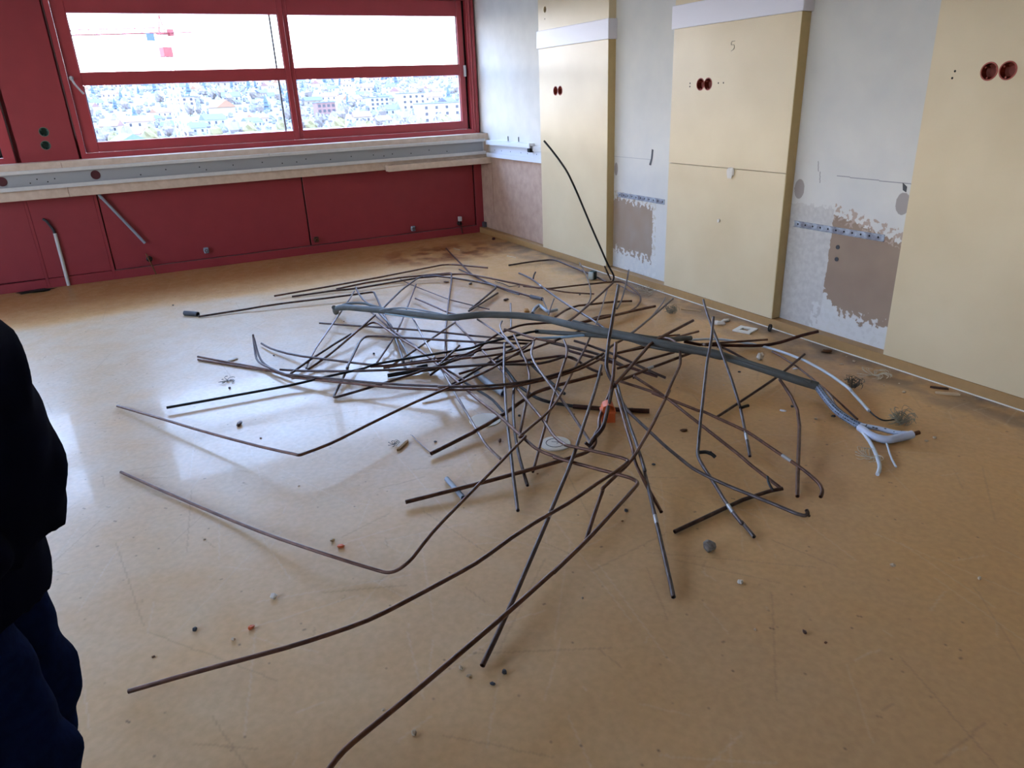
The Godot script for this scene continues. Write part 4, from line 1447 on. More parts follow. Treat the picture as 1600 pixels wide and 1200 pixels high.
func pipe(called: String, label: String, category: String, m: String, r: float, bend: float, at: Vector3, xyz: Array, extra := ""):
	var pts := PackedVector3Array()
	for i in range(0, xyz.size(), 3): pts.append(Vector3(xyz[i], xyz[i + 1], xyz[i + 2]))
	var path := rounded(pts, bend)
	var st := mb()
	var hollow := not (category in ["cable", "wire", "rod"]) or extra == "open"
	tube(st, path, r, 14 if r > 0.012 else 10, hollow)
	var groups := {"pipe": "cut pipes heaped on the floor", "rod": "cut pipes heaped on the floor", "conduit": "conduits and cables lying over the heap", "cable": "conduits and cables lying over the heap", "wire": "conduits and cables lying over the heap", "tube": "loose tube pieces on the floor"}
	if extra == "core":
		var tc := thing(called, label, category, at, groups.get(category, ""))
		obj("sheath", st, M[m], tc)
		var n := path.size()
		var dir := (path[n - 1] - path[n - 2]).normalized()
		st = mb()
		tube(st, PackedVector3Array([path[n - 1] - dir * 0.02, path[n - 1] + dir * 0.004]), r * 0.72, 12)
		obj("core", st, M.brownchip if r > 0.015 else M.black, tc).set_meta("label", "dark open core at the cut end")
		return
	if extra == "" or extra == "open" or extra == "sheath":
		var o := obj(called, st, M[m])
		o.position = at
		tag(o, label, category, groups.get(category, ""))
		return
	var t := thing(called, label, category, at, groups.get(category, ""))
	obj("tube", st, M[m], t)
	var word := extra.split(" ")
	var sub := path_at(path, float(word[1]), 0.055 if word[0] != "collar" else 0.03)
	if sub.size() < 2: return
	st = mb()
	tube(st, sub, r * (1.06 if word[0] != "collar" else 1.35), 12, false)
	var e := obj({"sticker": "sticker", "band": "worn_band", "collar": "collar"}[word[0]], st, M.collar if word[0] == "collar" else M.band, t)
	e.set_meta("label", {"sticker": "small white sticker round the pipe", "band": "bright worn silver band", "collar": "dark joining collar"}[word[0]])

func heap():
	pipe("copper_pipe", "bent brown copper pipe in the left foreground, a wide V with its elbow nearest us", "pipe", "copper", 0.0068, 0.070, Vector3(-0.315, 0, -3.539), [0.000, 0.012, 0.000, 0.203, 0.012, 0.372, 0.380, 0.012, 0.684, 0.518, 0.027, 0.945, 0.661, 0.053, 1.206, 0.792, 0.026, 1.345, 0.861, 0.024, 1.430, 0.927, 0.059, 1.443, 1.052, 0.091, 1.354, 1.356, 0.100, 1.131, 1.739, 0.100, 0.838, 1.691, 0.100, 0.840, 1.979, 0.100, 0.651, 2.134, 0.100, 0.500, 2.321, 0.100, 0.297, 2.499, 0.100, 0.107, 2.672, 0.100, -0.082, 2.799, 0.100, -0.228], "")
	pipe("copper_pipe", "long brown copper pipe whose front end lies nearest the person's legs", "pipe", "copper", 0.0075, 0.060, Vector3(-0.307, 0, -1.977), [0.000, 0.020, 0.000, 0.184, 0.066, 0.074, 0.361, 0.095, 0.134, 0.495, 0.122, 0.181, 0.676, 0.137, 0.203, 0.819, 0.140, 0.177, 1.082, 0.140, 0.114, 1.307, 0.140, 0.018, 1.588, 0.140, -0.063, 1.679, 0.140, -0.103, 1.878, 0.140, -0.171, 1.943, 0.140, -0.205, 1.936, 0.140, -0.243, 1.879, 0.140, -0.341, 1.807, 0.124, -0.503, 1.827, 0.106, -0.536, 1.836, 0.094, -0.638, 1.893, 0.090, -0.849, 1.945, 0.090, -1.120, 1.989, 0.090, -1.354, 2.044, 0.090, -1.661, 2.104, 0.088, -2.078, 2.198, 0.079, -2.655, 2.216, 0.070, -2.708], "")
	pipe("copper_pipe", "long brown copper pipe that runs out through the bottom edge of the photo", "pipe", "copper", 0.0078, 0.050, Vector3(0.105, 0, -1.376), [0.000, 0.030, 0.000, 0.071, 0.059, -0.043, 0.284, 0.096, -0.096, 0.650, 0.117, -0.235, 0.935, 0.120, -0.363, 0.863, 0.120, -0.327, 1.074, 0.120, -0.432, 1.428, 0.120, -0.635, 1.484, 0.114, -0.675, 1.485, 0.110, -0.728, 1.444, 0.105, -0.816, 1.312, 0.095, -1.092, 1.358, 0.090, -1.024, 1.297, 0.090, -1.184, 1.303, 0.090, -1.370, 1.318, 0.090, -1.605, 1.316, 0.088, -1.906, 1.333, 0.078, -2.106, 1.356, 0.069, -2.583, 1.373, 0.059, -2.903, 1.369, 0.050, -3.512, 1.390, 0.040, -4.069], "")
	pipe("brown_pipe", "dark straight pipe with a small white sticker, open end nearest the bottom edge", "pipe", "dark", 0.0085, 0.100, Vector3(2.154, 0, -3.152), [0.000, 0.160, 0.000, -0.161, 0.150, 0.198, -0.466, 0.130, 0.540, -0.692, 0.110, 0.794, -0.966, 0.090, 1.073, -0.944, 0.080, 1.047, -1.127, 0.060, 1.229, -1.365, 0.035, 1.465, -1.511, 0.012, 1.595], "sticker .66")
	pipe("grey_pipe", "grey pipe with a silver worn patch, pointing straight down to the open floor", "pipe", "grey", 0.0080, 0.200, Vector3(2.116, 0, -2.940), [0.000, 0.120, 0.000, -0.166, 0.110, 0.295, -0.326, 0.100, 0.617, -0.411, 0.080, 0.782, -0.384, 0.060, 0.740, -0.490, 0.040, 0.928, -0.596, 0.030, 1.109, -0.712, 0.020, 1.310, -0.780, 0.012, 1.423], "sticker .74")
	pipe("copper_pipe", "brown pipe crossing over the grey pipe with the silver patch, shorter open end beside it", "pipe", "copper", 0.0075, 0.300, Vector3(2.055, 0, -2.871), [0.000, 0.130, 0.000, -0.145, 0.120, 0.261, -0.304, 0.100, 0.565, -0.328, 0.080, 0.607, -0.370, 0.060, 0.716, -0.430, 0.020, 0.926], "")
	pipe("copper_pipe", "curved brown pipe with a sharp kink and a short dropped tail at its near end", "pipe", "copper", 0.0080, 0.060, Vector3(2.792, 0, -3.504), [0.000, 0.100, 0.000, 0.002, 0.140, 0.117, -0.025, 0.160, 0.241, -0.090, 0.160, 0.372, -0.240, 0.150, 0.557, -0.410, 0.140, 0.700, -0.597, 0.130, 0.863, -0.473, 0.120, 0.756, -0.855, 0.110, 1.077, -1.064, 0.100, 1.237, -1.117, 0.090, 1.267, -1.326, 0.080, 1.370, -1.293, 0.050, 1.332, -1.390, 0.050, 1.428, -1.530, 0.020, 1.566], "")
	pipe("copper_pipe", "brown pipe with a wavy middle, its left end just beyond the short blue-grey tube", "pipe", "copper", 0.0095, 0.050, Vector3(0.759, 0, -2.558), [0.000, 0.020, 0.000, 0.331, 0.030, 0.038, 0.606, 0.040, 0.063, 0.810, 0.040, 0.062, 0.770, 0.040, 0.060, 0.880, 0.030, 0.041, 0.935, 0.030, 0.015, 0.981, 0.030, -0.031, 1.005, 0.040, -0.077, 1.067, 0.040, -0.126, 1.107, 0.050, -0.192, 1.197, 0.060, -0.285, 1.292, 0.100, -0.357, 1.375, 0.150, -0.449, 1.555, 0.220, -0.688, 1.358, 0.260, -0.413, 1.449, 0.300, -0.534], "")
	pipe("brown_pipe", "tall brown pipe standing up out of the heap, twisted foot by the orange box", "pipe", "dark", 0.0105, 0.050, Vector3(2.680, 0, -3.733), [0.000, 0.420, 0.000, -0.194, 0.360, 0.231, -0.418, 0.220, 0.486, -0.529, 0.170, 0.631, -0.555, 0.140, 0.698, -0.584, 0.120, 0.797, -0.583, 0.110, 0.772, -0.732, 0.090, 0.947, -0.874, 0.070, 1.110, -0.960, 0.040, 1.140, -0.990, 0.030, 1.165, -0.980, 0.020, 1.171], "")
	pipe("grey_pipe", "slim grey copper pipe ending in a small upturned hook at the lower right", "pipe", "grey", 0.0078, 0.025, Vector3(2.059, 0, -2.816), [0.000, 0.080, 0.000, -0.044, 0.080, 0.108, -0.077, 0.070, 0.304, -0.107, 0.060, 0.488, -0.128, 0.050, 0.696, -0.108, 0.040, 0.781, -0.076, 0.030, 0.873, -0.008, 0.020, 1.073, 0.010, 0.020, 1.155, 0.025, 0.020, 1.181, 0.044, 0.022, 1.181, 0.036, 0.040, 1.177], "")
	pipe("copper_pipe", "long reddish pipe with a bright band and a down-turned right end", "pipe", "copper", 0.0078, 0.045, Vector3(2.190, 0, -3.017), [0.000, 0.100, 0.000, 0.041, 0.100, 0.151, 0.088, 0.090, 0.266, 0.054, 0.090, 0.184, 0.092, 0.080, 0.278, 0.141, 0.070, 0.484, 0.170, 0.060, 0.480, 0.203, 0.050, 0.757, 0.171, 0.040, 1.011, 0.172, 0.030, 1.099, 0.147, 0.030, 1.196, 0.130, 0.025, 1.252, 0.102, 0.020, 1.289, 0.070, 0.012, 1.307], "band .79")
	pipe("copper_pipe", "brown pipe running down right to a dark knotted end under the hooked pipe's neighbour", "pipe", "copper", 0.0078, 0.200, Vector3(2.304, 0, -3.040), [0.000, 0.100, 0.000, -0.007, 0.100, 0.006, -0.009, 0.090, 0.149, -0.008, 0.080, 0.262, -0.058, 0.060, 0.605, -0.104, 0.040, 0.946, -0.109, 0.030, 0.996, -0.132, 0.015, 1.204], "")
	pipe("brown_pipe", "dark pipe with a reddish cut end lying flat at the lower right", "pipe", "dark", 0.0085, 0.120, Vector3(2.170, 0, -1.828), [0.000, 0.020, 0.000, -0.052, 0.015, -0.019, -0.199, 0.014, -0.026, -0.198, 0.013, -0.027, -0.304, 0.012, -0.018, -0.582, 0.012, 0.010], "")
	pipe("black_pipe", "short dark loop of pipe joined to the knotted end at lower right", "pipe", "black", 0.0055, 0.020, Vector3(2.164, 0, -1.909), [0.000, 0.040, 0.000, -0.024, 0.035, 0.029, -0.039, 0.030, 0.057, -0.041, 0.022, 0.074], "")
	pipe("grey_pipe", "grey pipe with a short black side stub, standing nearest the wall side of the conduit", "pipe", "grey", 0.0078, 0.050, Vector3(2.743, 0, -2.915), [0.000, 0.400, 0.000, -0.140, 0.300, 0.143, -0.213, 0.250, 0.202, -0.570, 0.100, 0.566, -0.657, 0.050, 0.657, -0.709, 0.045, 0.711, -0.743, 0.040, 0.780, -0.779, 0.030, 0.882, -0.862, 0.020, 1.073, -0.909, 0.020, 1.202, -0.892, 0.016, 1.177, -0.922, 0.012, 1.277], "band .87")
	pipe("black_pipe", "black curved stub soldered to the grey pipe at the lower right", "pipe", "black", 0.0085, 0.030, Vector3(2.053, 0, -2.217), [0.000, 0.050, 0.000, 0.034, 0.050, 0.013, 0.047, 0.045, 0.039, 0.052, 0.035, 0.054], "")
	pipe("grey_pipe", "grey pipe under the conduit with a bright band just above its open end", "pipe", "grey", 0.0078, 0.200, Vector3(2.985, 0, -3.270), [0.000, 0.380, 0.000, -0.066, 0.360, 0.095, -0.160, 0.300, 0.262, -0.301, 0.200, 0.540, -0.487, 0.100, 0.844, -0.459, 0.080, 0.820, -0.676, 0.030, 1.104, -0.712, 0.014, 1.152], "band .9")
	pipe("black_pipe", "tiny black stub on the grey pipe with the bright lower band", "pipe", "black", 0.0085, 0.030, Vector3(2.502, 0, -2.425), [0.000, 0.085, 0.000, 0.030, 0.085, -0.004, 0.064, 0.080, -0.010], "")
	pipe("brown_pipe", "short brown pipe crossing under the thick conduit on the right", "pipe", "dark", 0.0075, 0.200, Vector3(3.457, 0, -2.868), [0.000, 0.050, 0.000, -0.319, 0.040, 0.129, -0.406, 0.035, 0.159, -0.809, 0.020, 0.286, -1.013, 0.012, 0.345], "")
	pipe("copper_pipe", "bowed brown pipe hanging from the conduit down to an open end on the right floor", "pipe", "copper", 0.0085, 0.100, Vector3(3.005, 0, -2.639), [0.000, 0.060, 0.000, -0.070, 0.055, 0.118, -0.160, 0.050, 0.258, -0.280, 0.050, 0.394, -0.420, 0.040, 0.522, -0.642, 0.025, 0.715, -0.820, 0.012, 0.877], "")
	pipe("copper_pipe", "thin brown rod running beside the conduit toward the printed cable", "pipe", "copper", 0.0055, 0.200, Vector3(3.412, 0, -3.079), [0.000, 0.015, 0.000, -0.074, 0.030, 0.211, -0.244, 0.040, 0.579, -0.322, 0.030, 0.756, -0.414, 0.020, 0.958], "")
	pipe("rusty_pipe", "thick dark pipe whose bent end rests on the wall plinth at the right", "pipe", "rust", 0.0105, 0.120, Vector3(3.779, 0, -3.049), [0.000, 0.090, 0.000, -0.094, 0.070, -0.045, -0.251, 0.040, -0.075, -0.358, 0.025, -0.123, -0.533, 0.020, -0.264, -0.676, 0.030, -0.355, -0.717, 0.050, -0.303, -0.800, 0.070, -0.370], "")
	pipe("copper_pipe", "copper pipe lying just in front of the thick dark bent pipe near the wall", "pipe", "copper", 0.0075, 0.200, Vector3(3.484, 0, -3.193), [0.000, 0.050, 0.000, -0.283, 0.050, -0.118, -0.427, 0.060, -0.138, -0.444, 0.070, -0.090], "")
	pipe("brown_pipe", "short dark pipe end poking out behind the conduit on the right", "pipe", "dark", 0.0075, 0.200, Vector3(3.106, 0, -3.246), [0.000, 0.060, 0.000, 0.036, 0.050, 0.009, 0.034, 0.045, 0.086, 0.050, 0.020, 0.212], "")
	pipe("brown_pipe", "short dark rod leaning beside the foot of the tall standing pipe", "pipe", "dark", 0.0075, 0.100, Vector3(3.466, 0, -5.033), [0.000, 0.200, 0.000, 0.080, 0.120, -0.075, 0.096, 0.060, -0.042], "")
	pipe("copper_pipe", "brown pipe from the foot of the tall pipe down left under the conduit", "pipe", "copper", 0.0085, 0.150, Vector3(3.523, 0, -4.987), [0.000, 0.060, 0.000, -0.448, 0.060, 0.377, -0.793, 0.060, 0.656, -0.948, 0.050, 0.751], "")
	pipe("silver_rod", "slim silver rod from the foot of the tall pipe to the conduit", "rod", "silver", 0.0050, 0.150, Vector3(3.416, 0, -4.911), [0.000, 0.050, 0.000, -0.406, 0.060, 0.506, -0.754, 0.080, 0.937], "")
	pipe("grey_pipe", "thin grey rod resting on the plinth between the two yellow panels", "pipe", "grey", 0.0065, 0.150, Vector3(3.777, 0, -5.111), [0.000, 0.110, 0.000, -0.331, 0.080, 0.405, -0.575, 0.050, 0.676, -0.653, 0.040, 0.742], "")
	pipe("copper_pipe", "looped reddish copper pipe at the far right of the heap by the plinth", "pipe", "copper", 0.0075, 0.060, Vector3(2.908, 0, -5.480), [0.000, 0.020, 0.000, 0.115, 0.030, 0.245, 0.397, 0.030, 0.293, 0.677, 0.030, 0.363, 0.763, 0.030, 0.412, 0.732, 0.030, 0.577, 0.647, 0.020, 0.834, 0.541, 0.020, 0.983, 0.396, 0.020, 1.114, 0.212, 0.030, 1.225, 0.004, 0.040, 1.196, -0.255, 0.040, 1.271], "")
	pipe("copper_pipe", "reddish pipe just inside the looped copper pipe by the plinth", "pipe", "copper", 0.0055, 0.060, Vector3(3.608, 0, -5.052), [0.000, 0.020, 0.000, -0.020, 0.014, 0.186, -0.050, 0.012, 0.395], "")
	pipe("copper_pipe", "straight brown pipe with a blunt end pointing at the wire tuft", "pipe", "copper", 0.0105, 0.300, Vector3(3.427, 0, -4.286), [0.000, 0.030, 0.000, -0.208, 0.030, 0.003, -0.396, 0.040, 0.048, -0.761, 0.050, 0.089, -0.815, 0.050, 0.022], "")
	pipe("copper_pipe", "brown pipe in front of the looped copper pipe, blunt right end", "pipe", "copper", 0.0085, 0.150, Vector3(3.391, 0, -4.538), [0.000, 0.020, 0.000, -0.154, 0.025, -0.057, -0.404, 0.030, -0.094, -0.433, 0.030, -0.107, -0.572, 0.035, -0.061, -0.784, 0.050, 0.113], "")
	pipe("silver_rod", "silver rod of a crossing pair pointing at the second yellow panel, left one", "rod", "silver", 0.0065, 0.200, Vector3(3.574, 0, -4.347), [0.000, 0.060, 0.000, -0.255, 0.060, 0.240, -0.586, 0.070, 0.486, -0.839, 0.090, 0.663], "")
	pipe("grey_pipe", "silver rod of a crossing pair pointing at the second yellow panel, right one", "pipe", "grey", 0.0075, 0.200, Vector3(3.554, 0, -4.233), [0.000, 0.080, 0.000, -0.543, 0.090, 0.380, -0.843, 0.120, 0.612], "")
	pipe("copper_pipe", "brown pipe rising over the conduit with a clean end on the wall side", "pipe", "copper", 0.0095, 0.150, Vector3(3.001, 0, -3.370), [0.000, 0.220, 0.000, -0.345, 0.200, 0.106, -0.453, 0.190, 0.146, -0.661, 0.160, 0.279, -0.896, 0.130, 0.427, -0.876, 0.120, 0.394], "")
	pipe("copper_pipe", "brown pipe with a worn silver stretch passing under the conduit on the right", "pipe", "copper", 0.0090, 0.200, Vector3(2.207, 0, -3.034), [0.000, 0.100, 0.000, 0.105, 0.100, -0.019, 0.252, 0.090, -0.079, 0.311, 0.090, -0.087, 0.655, 0.080, -0.172], "band .4")
	pipe("copper_pipe", "brown pipe behind the conduit, its end past the tip of the upper grey conduit", "pipe", "copper", 0.0078, 0.200, Vector3(2.400, 0, -3.362), [0.000, 0.120, 0.000, 0.287, 0.100, -0.056, 0.630, 0.070, -0.154, 0.836, 0.050, -0.212], "")
	pipe("copper_pipe", "short brown pipe end just above the tip of the upper grey conduit", "pipe", "copper", 0.0065, 0.200, Vector3(2.946, 0, -3.634), [0.000, 0.050, 0.000, 0.075, 0.050, 0.020, 0.147, 0.045, 0.039], "")
	pipe("rusty_pipe", "dark pipe with a silver cut tip right of the heap, lower of two", "pipe", "rust", 0.0085, 0.200, Vector3(2.270, 0, -3.708), [0.000, 0.080, 0.000, -0.020, 0.080, 0.047, 0.022, 0.080, 0.191, 0.117, 0.070, 0.387, 0.246, 0.030, 0.605], "")
	pipe("brown_pipe", "dark pipe with a black tip in the right middle of the heap, upper of two", "pipe", "dark", 0.0080, 0.200, Vector3(2.368, 0, -3.778), [0.000, 0.090, 0.000, 0.050, 0.090, 0.205, 0.087, 0.080, 0.436, 0.116, 0.060, 0.612, 0.175, 0.030, 0.717], "")
	pipe("copper_pipe", "brown pipe through the middle of the heap toward the conduit underside", "pipe", "copper", 0.0080, 0.300, Vector3(2.398, 0, -3.338), [0.000, 0.130, 0.000, 0.124, 0.130, -0.000, 0.283, 0.120, -0.004, 0.345, 0.110, 0.141, 0.496, 0.100, 0.129], "")
	pipe("copper_pipe", "brown pipe below the conduit in the middle right, lower of a near-parallel pair", "pipe", "copper", 0.0080, 0.300, Vector3(2.278, 0, -3.169), [0.000, 0.110, 0.000, 0.202, 0.100, -0.041, 0.479, 0.090, -0.081], "")
	pipe("copper_pipe", "brown pipe nearest the window at the left back of the heap", "pipe", "copper", 0.0085, 0.350, Vector3(0.933, 0, -6.455), [0.000, 0.030, 0.000, 0.734, 0.030, -0.070, 1.185, 0.030, -0.143, 1.507, 0.030, -0.204, 1.715, 0.030, -0.242, 1.816, 0.030, -0.165, 1.926, 0.030, 0.027, 2.015, 0.030, 0.165], "")
	pipe("copper_pipe", "brown pipe at the left back with a silver leg bent toward the camera", "pipe", "copper", 0.0085, 0.030, Vector3(1.473, 0, -6.406), [0.000, 0.020, 0.000, 0.284, 0.030, -0.026, 0.621, 0.040, 0.022, 0.830, 0.040, 0.072, 1.064, 0.050, 0.179, 0.911, 0.050, 0.536, 0.622, 0.050, 1.153, 0.427, 0.050, 1.580, 0.313, 0.040, 1.828, 0.113, 0.020, 2.314], "")
	pipe("brown_pipe", "black-tipped pipe at the left back that doubles back in a hairpin near the wall corner", "pipe", "dark", 0.0088, 0.060, Vector3(1.074, 0, -6.410), [0.000, 0.012, 0.000, 0.381, 0.020, 0.049, 0.551, 0.025, 0.118, 0.870, 0.030, 0.116, 1.134, 0.040, 0.135, 1.304, 0.050, 0.225, 1.289, 0.050, 0.204, 1.417, 0.050, 0.415, 1.559, 0.040, 0.681, 1.597, 0.040, 0.800, 1.587, 0.040, 0.897, 1.342, 0.030, 1.135, 1.133, 0.020, 1.328], "")
	pipe("brown_pipe", "dark pipe with the leftmost black tip beside the short rubber sleeve", "pipe", "dark", 0.0085, 0.030, Vector3(0.280, 0, -6.219), [0.000, 0.012, 0.000, 0.374, 0.020, 0.033, 0.478, 0.030, 0.061, 0.655, 0.035, 0.087, 1.045, 0.040, 0.165, 1.416, 0.050, 0.239, 1.364, 0.050, 0.509, 1.270, 0.050, 0.956, 1.182, 0.040, 1.441, 1.108, 0.030, 1.794, 1.036, 0.014, 2.104], "")
	pipe("copper_pipe", "thin brown wire-like rod drooping across the back left of the heap", "pipe", "copper", 0.0050, 0.300, Vector3(2.088, 0, -6.408), [0.000, 0.020, 0.000, -0.008, 0.025, 0.190, 0.028, 0.030, 0.586, 0.086, 0.030, 0.990, 0.089, 0.030, 1.007, 0.193, 0.020, 1.259, 0.246, 0.020, 1.416], "")
	pipe("copper_pipe", "brown pipe at the back arching from the left group toward the plinth", "pipe", "copper", 0.0085, 0.300, Vector3(2.387, 0, -6.208), [0.000, 0.050, 0.000, 0.135, 0.050, 0.026, 0.247, 0.050, 0.110, 0.330, 0.050, 0.302, 0.502, 0.030, 0.684, 0.602, 0.020, 0.875], "")
	pipe("copper_pipe", "thin brown pipe forking right from the back arch, fine right end", "pipe", "copper", 0.0065, 0.300, Vector3(2.999, 0, -5.287), [0.000, 0.030, 0.000, 0.098, 0.020, 0.198, 0.180, 0.020, 0.297, 0.283, 0.012, 0.368], "")
	pipe("brown_pipe", "dark pipe at the back right with a gentle bend beside the plinth", "pipe", "dark", 0.0085, 0.200, Vector3(3.202, 0, -6.334), [0.000, 0.012, 0.000, 0.247, 0.020, 0.022, 0.424, 0.030, 0.104, 0.455, 0.030, 0.170, 0.443, 0.020, 0.571, 0.444, 0.015, 0.820, 0.400, 0.012, 1.129], "")
	pipe("silver_rod", "silver and copper pipe hanging in a slack curve before the first yellow panel's edge", "rod", "silver", 0.0060, 0.100, Vector3(3.758, 0, -5.892), [0.000, 0.040, 0.000, -0.153, 0.030, 0.336, -0.326, 0.030, 0.661, -0.531, 0.030, 1.015, -0.706, 0.040, 1.250, -0.952, 0.050, 1.485, -1.136, 0.060, 1.628], "")
	pipe("grey_pipe", "grey pipe with a forked stub at the back, lying toward the conduit", "pipe", "grey", 0.0085, 0.200, Vector3(3.111, 0, -5.944), [0.000, 0.020, 0.000, -0.017, 0.025, 0.272, -0.091, 0.030, 0.579, -0.141, 0.030, 0.809, -0.239, 0.040, 1.259, -0.288, 0.050, 1.511, -0.318, 0.060, 1.665, -0.345, 0.060, 1.809, -0.386, 0.060, 2.019], "band .28")
	pipe("black_pipe", "dark upturned stub on the forked grey pipe at the back", "pipe", "black", 0.0075, 0.030, Vector3(3.095, 0, -5.635), [0.000, 0.030, 0.000, 0.025, 0.050, -0.034, 0.059, 0.070, -0.062], "")
	pipe("rusty_pipe", "reddish pipe from the rust stain into a grey sleeve at the back", "pipe", "rust", 0.0080, 0.200, Vector3(2.994, 0, -7.452), [0.000, 0.030, 0.000, -0.117, 0.030, 0.502, -0.185, 0.030, 0.843, -0.301, 0.030, 1.331, -0.307, 0.030, 1.806, -0.255, 0.025, 2.077, -0.204, 0.022, 2.327], "")
	pipe("grey_pipe", "lilac-grey pipe lying close along the reddish pipe with the sleeve", "pipe", "grey", 0.0065, 0.200, Vector3(2.719, 0, -6.467), [0.000, 0.014, 0.000, 0.009, 0.014, 0.348, -0.020, 0.014, 0.670, -0.005, 0.014, 0.956, 0.034, 0.014, 1.197], "")
	pipe("brown_pipe", "brown rod end beside the hairpin, pointing at the wall corner", "pipe", "dark", 0.0085, 0.200, Vector3(2.615, 0, -5.405), [0.000, 0.020, 0.000, -0.243, 0.030, 0.224, -0.463, 0.040, 0.425], "")
	pipe("silver_rod", "bright silver rod slanting down left under the conduit's left tip", "rod", "silver", 0.0065, 0.300, Vector3(1.559, 0, -6.109), [0.000, 0.050, 0.000, -0.172, 0.060, 0.394, -0.306, 0.050, 0.646, -0.466, 0.050, 0.977, -0.705, 0.030, 1.427, -0.790, 0.012, 1.632], "")
	pipe("grey_pipe", "grey pipe crossing under the conduit's left end, black cut tip in the middle", "pipe", "grey", 0.0080, 0.300, Vector3(1.588, 0, -6.157), [0.000, 0.070, 0.000, -0.047, 0.060, 0.278, -0.052, 0.050, 0.483, -0.051, 0.050, 0.964, -0.113, 0.040, 1.422, -0.198, 0.014, 1.956], "")
	pipe("copper_pipe", "copper pipe leaning from the back onto the bright floor, behind the conduit", "pipe", "copper", 0.0068, 0.300, Vector3(2.082, 0, -5.964), [0.000, 0.060, 0.000, -0.314, 0.060, 0.650, -0.544, 0.050, 1.104, -0.661, 0.050, 1.325, -0.890, 0.014, 1.649], "")
	pipe("copper_pipe", "shiny copper rod with an open left mouth behind the conduit", "pipe", "copper", 0.0078, 0.300, Vector3(1.948, 0, -5.627), [0.000, 0.030, 0.000, 0.025, 0.040, 0.310, 0.037, 0.050, 0.610, 0.083, 0.050, 0.760], "")
	pipe("brown_pipe", "dark straight pipe lying level below the conduit's left half, free left end", "pipe", "dark", 0.0070, 0.300, Vector3(1.068, 0, -5.347), [0.000, 0.040, 0.000, 0.265, 0.050, 0.328, 0.429, 0.060, 0.531, 0.644, 0.070, 0.809, 0.805, 0.080, 1.069, 0.840, 0.090, 1.149, 0.952, 0.090, 1.286, 1.080, 0.090, 1.425], "")
	pipe("brown_pipe", "brown triangular bent pipe with its sharp corner on the bright floor reflection", "pipe", "dark", 0.0078, 0.035, Vector3(2.091, 0, -3.861), [0.000, 0.100, 0.000, -0.249, 0.100, -0.200, -0.482, 0.090, -0.463, -0.531, 0.090, -0.516, -0.781, 0.080, -0.792, -0.852, 0.080, -0.837, -0.915, 0.080, -0.757, -1.134, 0.060, -0.321, -1.102, 0.050, -0.385, -1.303, 0.014, -0.016, -1.146, 0.030, -0.004, -0.996, 0.050, 0.011, -0.737, 0.070, -0.007, -0.389, 0.090, -0.048], "")
	pipe("brown_pipe", "long dark pipe drooping from the upper left into the heap, bare left end", "pipe", "dark", 0.0075, 0.400, Vector3(0.604, 0, -5.157), [0.000, 0.020, 0.000, 0.034, 0.020, 0.163, 0.144, 0.030, 0.433, 0.224, 0.050, 0.599, 0.366, 0.060, 0.821, 0.510, 0.070, 1.021], "")
	pipe("copper_pipe", "greenish brown pipe with a bare left end, sweeping far right under the heap", "pipe", "copper", 0.0075, 0.500, Vector3(0.175, 0, -5.128), [0.000, 0.015, 0.000, 0.136, 0.014, 0.201, 0.368, 0.014, 0.529, 0.486, 0.020, 0.813, 0.468, 0.030, 0.815, 0.704, 0.050, 1.123, 0.914, 0.060, 1.391, 1.185, 0.070, 1.638, 1.110, 0.080, 1.611, 1.270, 0.090, 1.747, 1.443, 0.100, 1.847, 1.622, 0.100, 1.869, 1.904, 0.110, 1.862, 2.146, 0.120, 1.776, 2.255, 0.120, 1.648, 2.406, 0.120, 1.582], "")
	pipe("brown_pipe", "pipe with an upturned dark left end, sweeping right beside the greenish brown one", "pipe", "dark", 0.0075, 0.100, Vector3(0.544, 0, -5.026), [0.000, 0.130, 0.000, -0.016, 0.070, 0.100, -0.040, 0.030, 0.278, 0.016, 0.030, 0.475, 0.082, 0.040, 0.682, 0.102, 0.045, 0.707, 0.329, 0.060, 0.995, 0.555, 0.070, 1.263, 0.818, 0.090, 1.535, 0.739, 0.100, 1.516, 0.902, 0.110, 1.645, 1.084, 0.110, 1.728, 1.259, 0.110, 1.756, 1.527, 0.120, 1.746, 1.795, 0.120, 1.622], "")
	pipe("brown_pipe", "short bent pipe with an upturned end standing beside the other upturned end on the left", "pipe", "dark", 0.0075, 0.060, Vector3(0.541, 0, -4.985), [0.000, 0.120, 0.000, -0.011, 0.050, 0.181, -0.005, 0.030, 0.286, 0.018, 0.020, 0.363, 0.029, 0.020, 0.448], "")
	pipe("copper_pipe", "shorter mate of the greenish brown pipe, lying right against it at the left", "pipe", "copper", 0.0070, 0.300, Vector3(0.171, 0, -5.079), [0.000, 0.009, 0.000, 0.136, 0.009, 0.179, 0.264, 0.009, 0.353, 0.371, 0.009, 0.494], "")
	pipe("brown_pipe", "dark pipe crossing the whole middle of the heap, kinked in its right part", "pipe", "dark", 0.0078, 0.300, Vector3(0.614, 0, -4.526), [0.000, 0.020, 0.000, 0.076, 0.020, 0.073, 0.223, 0.040, 0.249, 0.437, 0.060, 0.442, 0.842, 0.080, 0.699, 1.005, 0.090, 0.800, 1.152, 0.100, 0.895, 1.291, 0.100, 1.002, 1.401, 0.100, 1.025, 1.506, 0.120, 1.035, 1.563, 0.100, 1.038, 1.570, 0.080, 1.200, 1.618, 0.060, 1.268], "")
